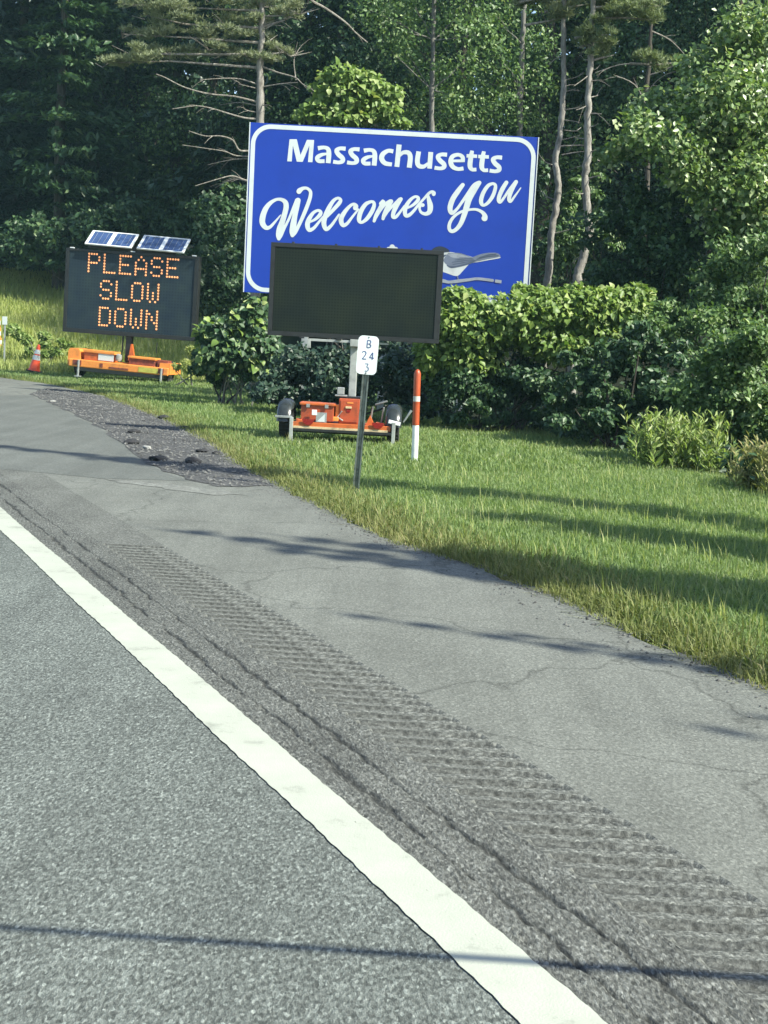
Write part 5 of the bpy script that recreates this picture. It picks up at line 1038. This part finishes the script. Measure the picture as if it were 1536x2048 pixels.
def weeds(label, spots, Y, hgt, nst, mat, seed, leaf=0.10):
    r = np.random.default_rng(seed); b = at(spots[0][0], 900, Y); t = empty('weed_clump', (b.x, Y, hz(b.x, Y))); tag(t, label, 'weeds', WG); P = []; st = MB()
    for k in range(nst):
        px, w = spots[int(r.integers(0, len(spots)))]; x = PX(px + r.normal(0, w), Y, 900) - b.x; y = r.normal(0, 0.28); h = hgt * r.uniform(0.5, 1.15); le = r.normal(0, 0.16, 2) * h
        base = np.array([x, y, -0.05]); tip = base + np.array([le[0], le[1], h]); m = int(9 + 16 * h); tt = r.uniform(0.12, 1.0, m); c = base + (tip - base) * tt[:, None]
        a = r.uniform(0, 6.283, m); ax = np.stack([np.cos(a), np.sin(a), r.uniform(0.5, 1.8, m)], 1); L = leaf * r.uniform(0.6, 1.4, m) * (1.25 - 0.5 * tt); axn = ax / np.linalg.norm(ax, axis=1, keepdims=True)
        P.append(kites(c + axn * (L * 0.5)[:, None], ax, np.array([0.5, -0.65, 0.5]) + r.normal(size=(m, 3)) * 0.4, L, L * 0.26, np.clip(r.normal(0.4 + 0.35 * tt, 0.2), 0, 1), 0.2, 0.15)); st.tube([base, (base + tip) / 2 + r.normal(0, 0.01, 3), tip], [0.005, 0.004, 0.002], 4)
    v, tr, a = join(P); link('foliage', bulk('foliage', v, tr, mat, a), t); tag(st.build('stems', M['weedstem'], t), kind='stuff')
M['weedstem'] = plain('weed_stem', (0.13, 0.16, 0.05), 0.7)
weeds('yellow green tall weed clump in sunlight at the foot of the right shrubs', [(1310, 18), (1345, 20), (1385, 20), (1420, 14)], 17.6, 0.72, 150, M['weed'], 231, 0.13)
weeds('brownish yellow weed clump at the right edge of the lawn', [(1515, 14), (1545, 16)], 15.0, 0.55, 80, M['drygrass'], 232, 0.11)
shrub('weed_clump', 'small pale weeds at the edge of the lawn right of the stake', [(920, 842, 26, 18), (960, 850, 30, 14), (890, 846, 18, 12)], 24.0, 900, 0.09, M['weed'], 233, 0.3, 'weeds', WG, 0.4, M['bark_grey'])
shrub('weed_clump', 'broad leaved green weeds behind the traffic cone', [(60, 680, 50, 22), (100, 700, 40, 22), (30, 670, 30, 26), (130, 690, 20, 20)], 44.0, 2600, 0.17, M['weed'], 234, 0.7, 'weeds', WG, 0.5, M['bark_grey'])
shrub('weed_clump', 'pale grasses and weeds right of the orange trailer of the lit board', [(375, 715, 30, 24), (400, 740, 30, 20), (350, 740, 20, 14)], 36.0, 1600, 0.14, M['meadow'], 235, 0.5, 'weeds', WG, 0.25, M['bark_grey'], 0.3)

def undergrowth():
    r = np.random.default_rng(240); cs = []; rs = []
    for k in range(420):
        a = r.uniform(9, 36); l = float(np.interp(a, [0, 11, 13, 16.5, 22.5, 29, 33, 38, 44, 60], [9.6, 10.0, 10.8, 11.9, 12.8, 11.0, 10.9, 11.6, 14, 17])) + r.uniform(-0.25, 3.2); q = rd(a, l); R = r.uniform(0.18, 0.42); cs.append(np.array([q[0], q[1], hz(q[0], q[1]) + R * 0.55])); rs.append(R)
    v, t, a = clump(r, cs, np.array(rs), np.full(420, 55), 0.12); tag(link('undergrowth', bulk('undergrowth', v, t, M['dark_leaf'], a)), kind='stuff')
undergrowth()
# ------------------------------------------------------------------ trees on the sunny side of the road verge (beyond the right edge of the frame)
VG = 'narrow spruces along the verge'
pN = conifer_proto(301, 11, 1.5, 0.30, 7000, M['hemlock'], M['bark_dark'], low=0.12, levels=24)
def by_tip(tx, ty, h):
    L = h / math.tan(SUN_EL); return tx + math.cos(SUN_AZ) * L, ty + math.sin(SUN_AZ) * L
verge = [(-1.9, 10.0, 11.5, .36, 'farthest slender spruce of the cluster of five on the verge'), (-0.95, 9.95, 11.0, .44, 'second farthest slender spruce of the cluster of five on the verge'), (-1.1, 9.4, 10.6, .36, 'middle slender spruce of the cluster of five on the verge'),
         (-0.2, 9.6, 11.0, .68, 'thickest slender spruce of the cluster of five on the verge'), (-0.3, 9.0, 10.2, .4, 'nearest slender spruce of the cluster of five on the verge'), (-5.75, 16.4, 14.5, .5, 'tallest spruce standing alone on the verge beside the lawn'),
         (-0.5, 7.26, 9.5, .17, 'thinnest spruce on the verge opposite the rumble strip'), (0.35, 7.0, 9.0, .13, 'short thin spruce beside the thinnest one opposite the rumble strip'), (0.95, 5.4, 9.0, .15, 'thin spruce on the verge nearest the near shoulder'), (1.2, 5.62, 9.0, .10, 'very thin dead looking spruce beside the near shoulder'),
         (1.1, 10.9, 8.0, .6, 'broad low spruce between the cluster and the tallest one on the verge'),
         (0.55, 11.6, 9.0, .8, 'shorter spruce between the cluster and the tallest one on the verge')]
for k, (tx, ty, h, w, lb) in enumerate(verge):
    x, y = by_tip(tx, ty, h); o = plant_tree('N', pN, 'narrow_spruce', lb, (x, y), 1.0, k * 1.3, group=VG); o.scale = (w, w, h / 11.0)
def shadow_pole():  # out of view, added only to throw the thin foreground shadow
    t = empty('added_shadow_pole', (5.6, 2.9, hz(5.6, 2.9))); tag(t, 'unseen leaning pole added to cast the thin shadow across the near road', 'tree')
    mb = MB(); mb.tube([(0, 0, -0.1), (-1.3, -0.42, 1.07), (-2.7, -0.88, 2.2), (-4.0, -1.3, 3.25)], [0.027, 0.024, 0.019, 0.013], 8); mb.build('trunk', M['bark_dead'], t, True)
shadow_pole()

# ------------------------------------------------------------------ grass
def blades(name, pts, hgt, wid, mat, seed, lean=0.5, rb=0.45):
    r = np.random.default_rng(seed); n = len(pts); a = r.uniform(0, 6.283, n); h = hgt * r.uniform(0.55, 1.3, n); w = wid * r.uniform(0.7, 1.3, n)
    d = np.stack([np.cos(a), np.sin(a), np.zeros(n)], 1); s = np.stack([-np.sin(a), np.cos(a), np.zeros(n)], 1); le = np.abs(r.normal(0, lean, n))[:, None] * h[:, None]
    up = np.array([0, 0, 1.0]); v = np.empty((n, 5, 3)); hw = (w / 2)[:, None]
    v[:, 0] = pts - s * hw; v[:, 1] = pts + s * hw; m = pts + d * le * 0.35 + up * (h * 0.55)[:, None]; v[:, 2] = m + s * hw * 0.8; v[:, 3] = m - s * hw * 0.8
    v[:, 4] = pts + d * le + up * (h * np.where(le[:, 0] > h * 0.8, 0.75, 0.98))[:, None]
    i = np.arange(n)[:, None] * 5; t = np.concatenate([i + np.array([[0, 1, 2]]), i + np.array([[0, 2, 3]]), i + np.array([[3, 2, 4]])], 1).reshape(-1, 3)
    cl = np.sin(pts[:, 0] * 2.1 + 1.3 * np.sin(pts[:, 1] * 1.1)) * np.sin(pts[:, 1] * 1.7 + pts[:, 0]) * 0.14
    rv = np.clip(r.normal(rb, 0.2, n) + cl, 0, 1); return tag(link(name, bulk(name, v.reshape(-1, 3), t, mat, np.repeat(rv, 5))), kind='stuff')
def scatter(n, a0, a1, l0f, l1f, seed, wfun):
    r = np.random.default_rng(seed); out = []
    while sum(len(o) for o in out) < n:
        a = r.uniform(a0, a1, n * 2); lo, hi = l0f(a), l1f(a); l = lo + (hi - lo) * r.random(n * 2); x = DV[0] * a + NV[0] * l; y = DV[1] * a + NV[1] * l
        k = (r.random(n * 2) < wfun(a, l, x, y)) & (x < y * 0.30 + 0.9) & (x > -y * 0.31 - 0.8); p = np.stack([x[k], y[k], height(x[k], y[k])], 1); out.append(p)
    return np.concatenate(out)[:n]
limf = lambda a: np.interp(a, [0, 11, 13, 16.5, 22.5, 29, 33, 38, 44, 60], [9.6, 10.0, 10.8, 11.9, 12.8, 11.0, 10.9, 11.6, 14, 17])
near = lambda a, l, x, y: np.clip((9.0 / np.maximum(y, 5)) ** 1.3, 0, 1)
blades('lawn_grass', scatter(150000, 3.5, 24, lambda a: edge(a) + 0.12, limf, 401, near), 0.046, 0.0075, M['grass'], 402, 0.85)
blades('lawn_grass', scatter(60000, 14, 46, lambda a: edge(a) + 0.15, limf, 403, lambda a, l, x, y: np.clip((16.0 / y) ** 1.2, 0, 1)), 0.075, 0.016, M['grass'], 404, 0.8, 0.5)
blades('dry_verge_grass', scatter(22000, 3.5, 38, lambda a: edge(a) - 0.06, lambda a: edge(a) + 0.75, 405, lambda a, l, x, y: near(a, l, x, y) * np.exp(-np.maximum(0, l - edge(a)) / 0.28)), 0.095, 0.008, M['drygrass'], 406, 0.9)
blades('lawn_seedheads', scatter(2600, 3.5, 22, lambda a: edge(a) + 0.2, limf, 407, near), 0.13, 0.006, M['meadow'], 408, 0.45, 0.7)
def meadow_pts(n):
    r = np.random.default_rng(409); x = r.uniform(-20, -4, n * 3); y = r.uniform(41, 58, n * 3); a, l = along_lat(x, y); k = (l > edge(a) + 1.2); return np.stack([x[k], y[k], height(x[k], y[k])], 1)[:n]
blades('meadow_grass', meadow_pts(30000), 0.30, 0.03, M['meadow'], 410, 0.7, 0.55)

# ------------------------------------------------------------------ thin teal haze added to lift the darks, like windscreen glare
def glare_veil():
    hb = MB(); hb.v = [(x, y, z) for z in (-2.0, 46.0) for x, y in ((-150, -70), (150, -70), (150, 250), (-150, 250))]
    hb.f = [[3, 2, 1, 0], [4, 5, 6, 7], [0, 1, 5, 4], [1, 2, 6, 5], [2, 3, 7, 6], [3, 0, 4, 7]]
    m = bpy.data.materials.new('dark_lifting_haze'); m.use_nodes = True; nt = m.node_tree; nt.nodes.clear(); o = nt.nodes.new('ShaderNodeOutputMaterial'); v = nt.nodes.new('ShaderNodeVolumePrincipled')
    v.inputs['Color'].default_value = (0.50, 0.88, 1.0, 1); v.inputs['Density'].default_value = 0.00036; v.inputs['Anisotropy'].default_value = 0.0
    nt.links.new(v.outputs[0], o.inputs['Volume']); tag(hb.build('haze', m), kind='stuff')
glare_veil()
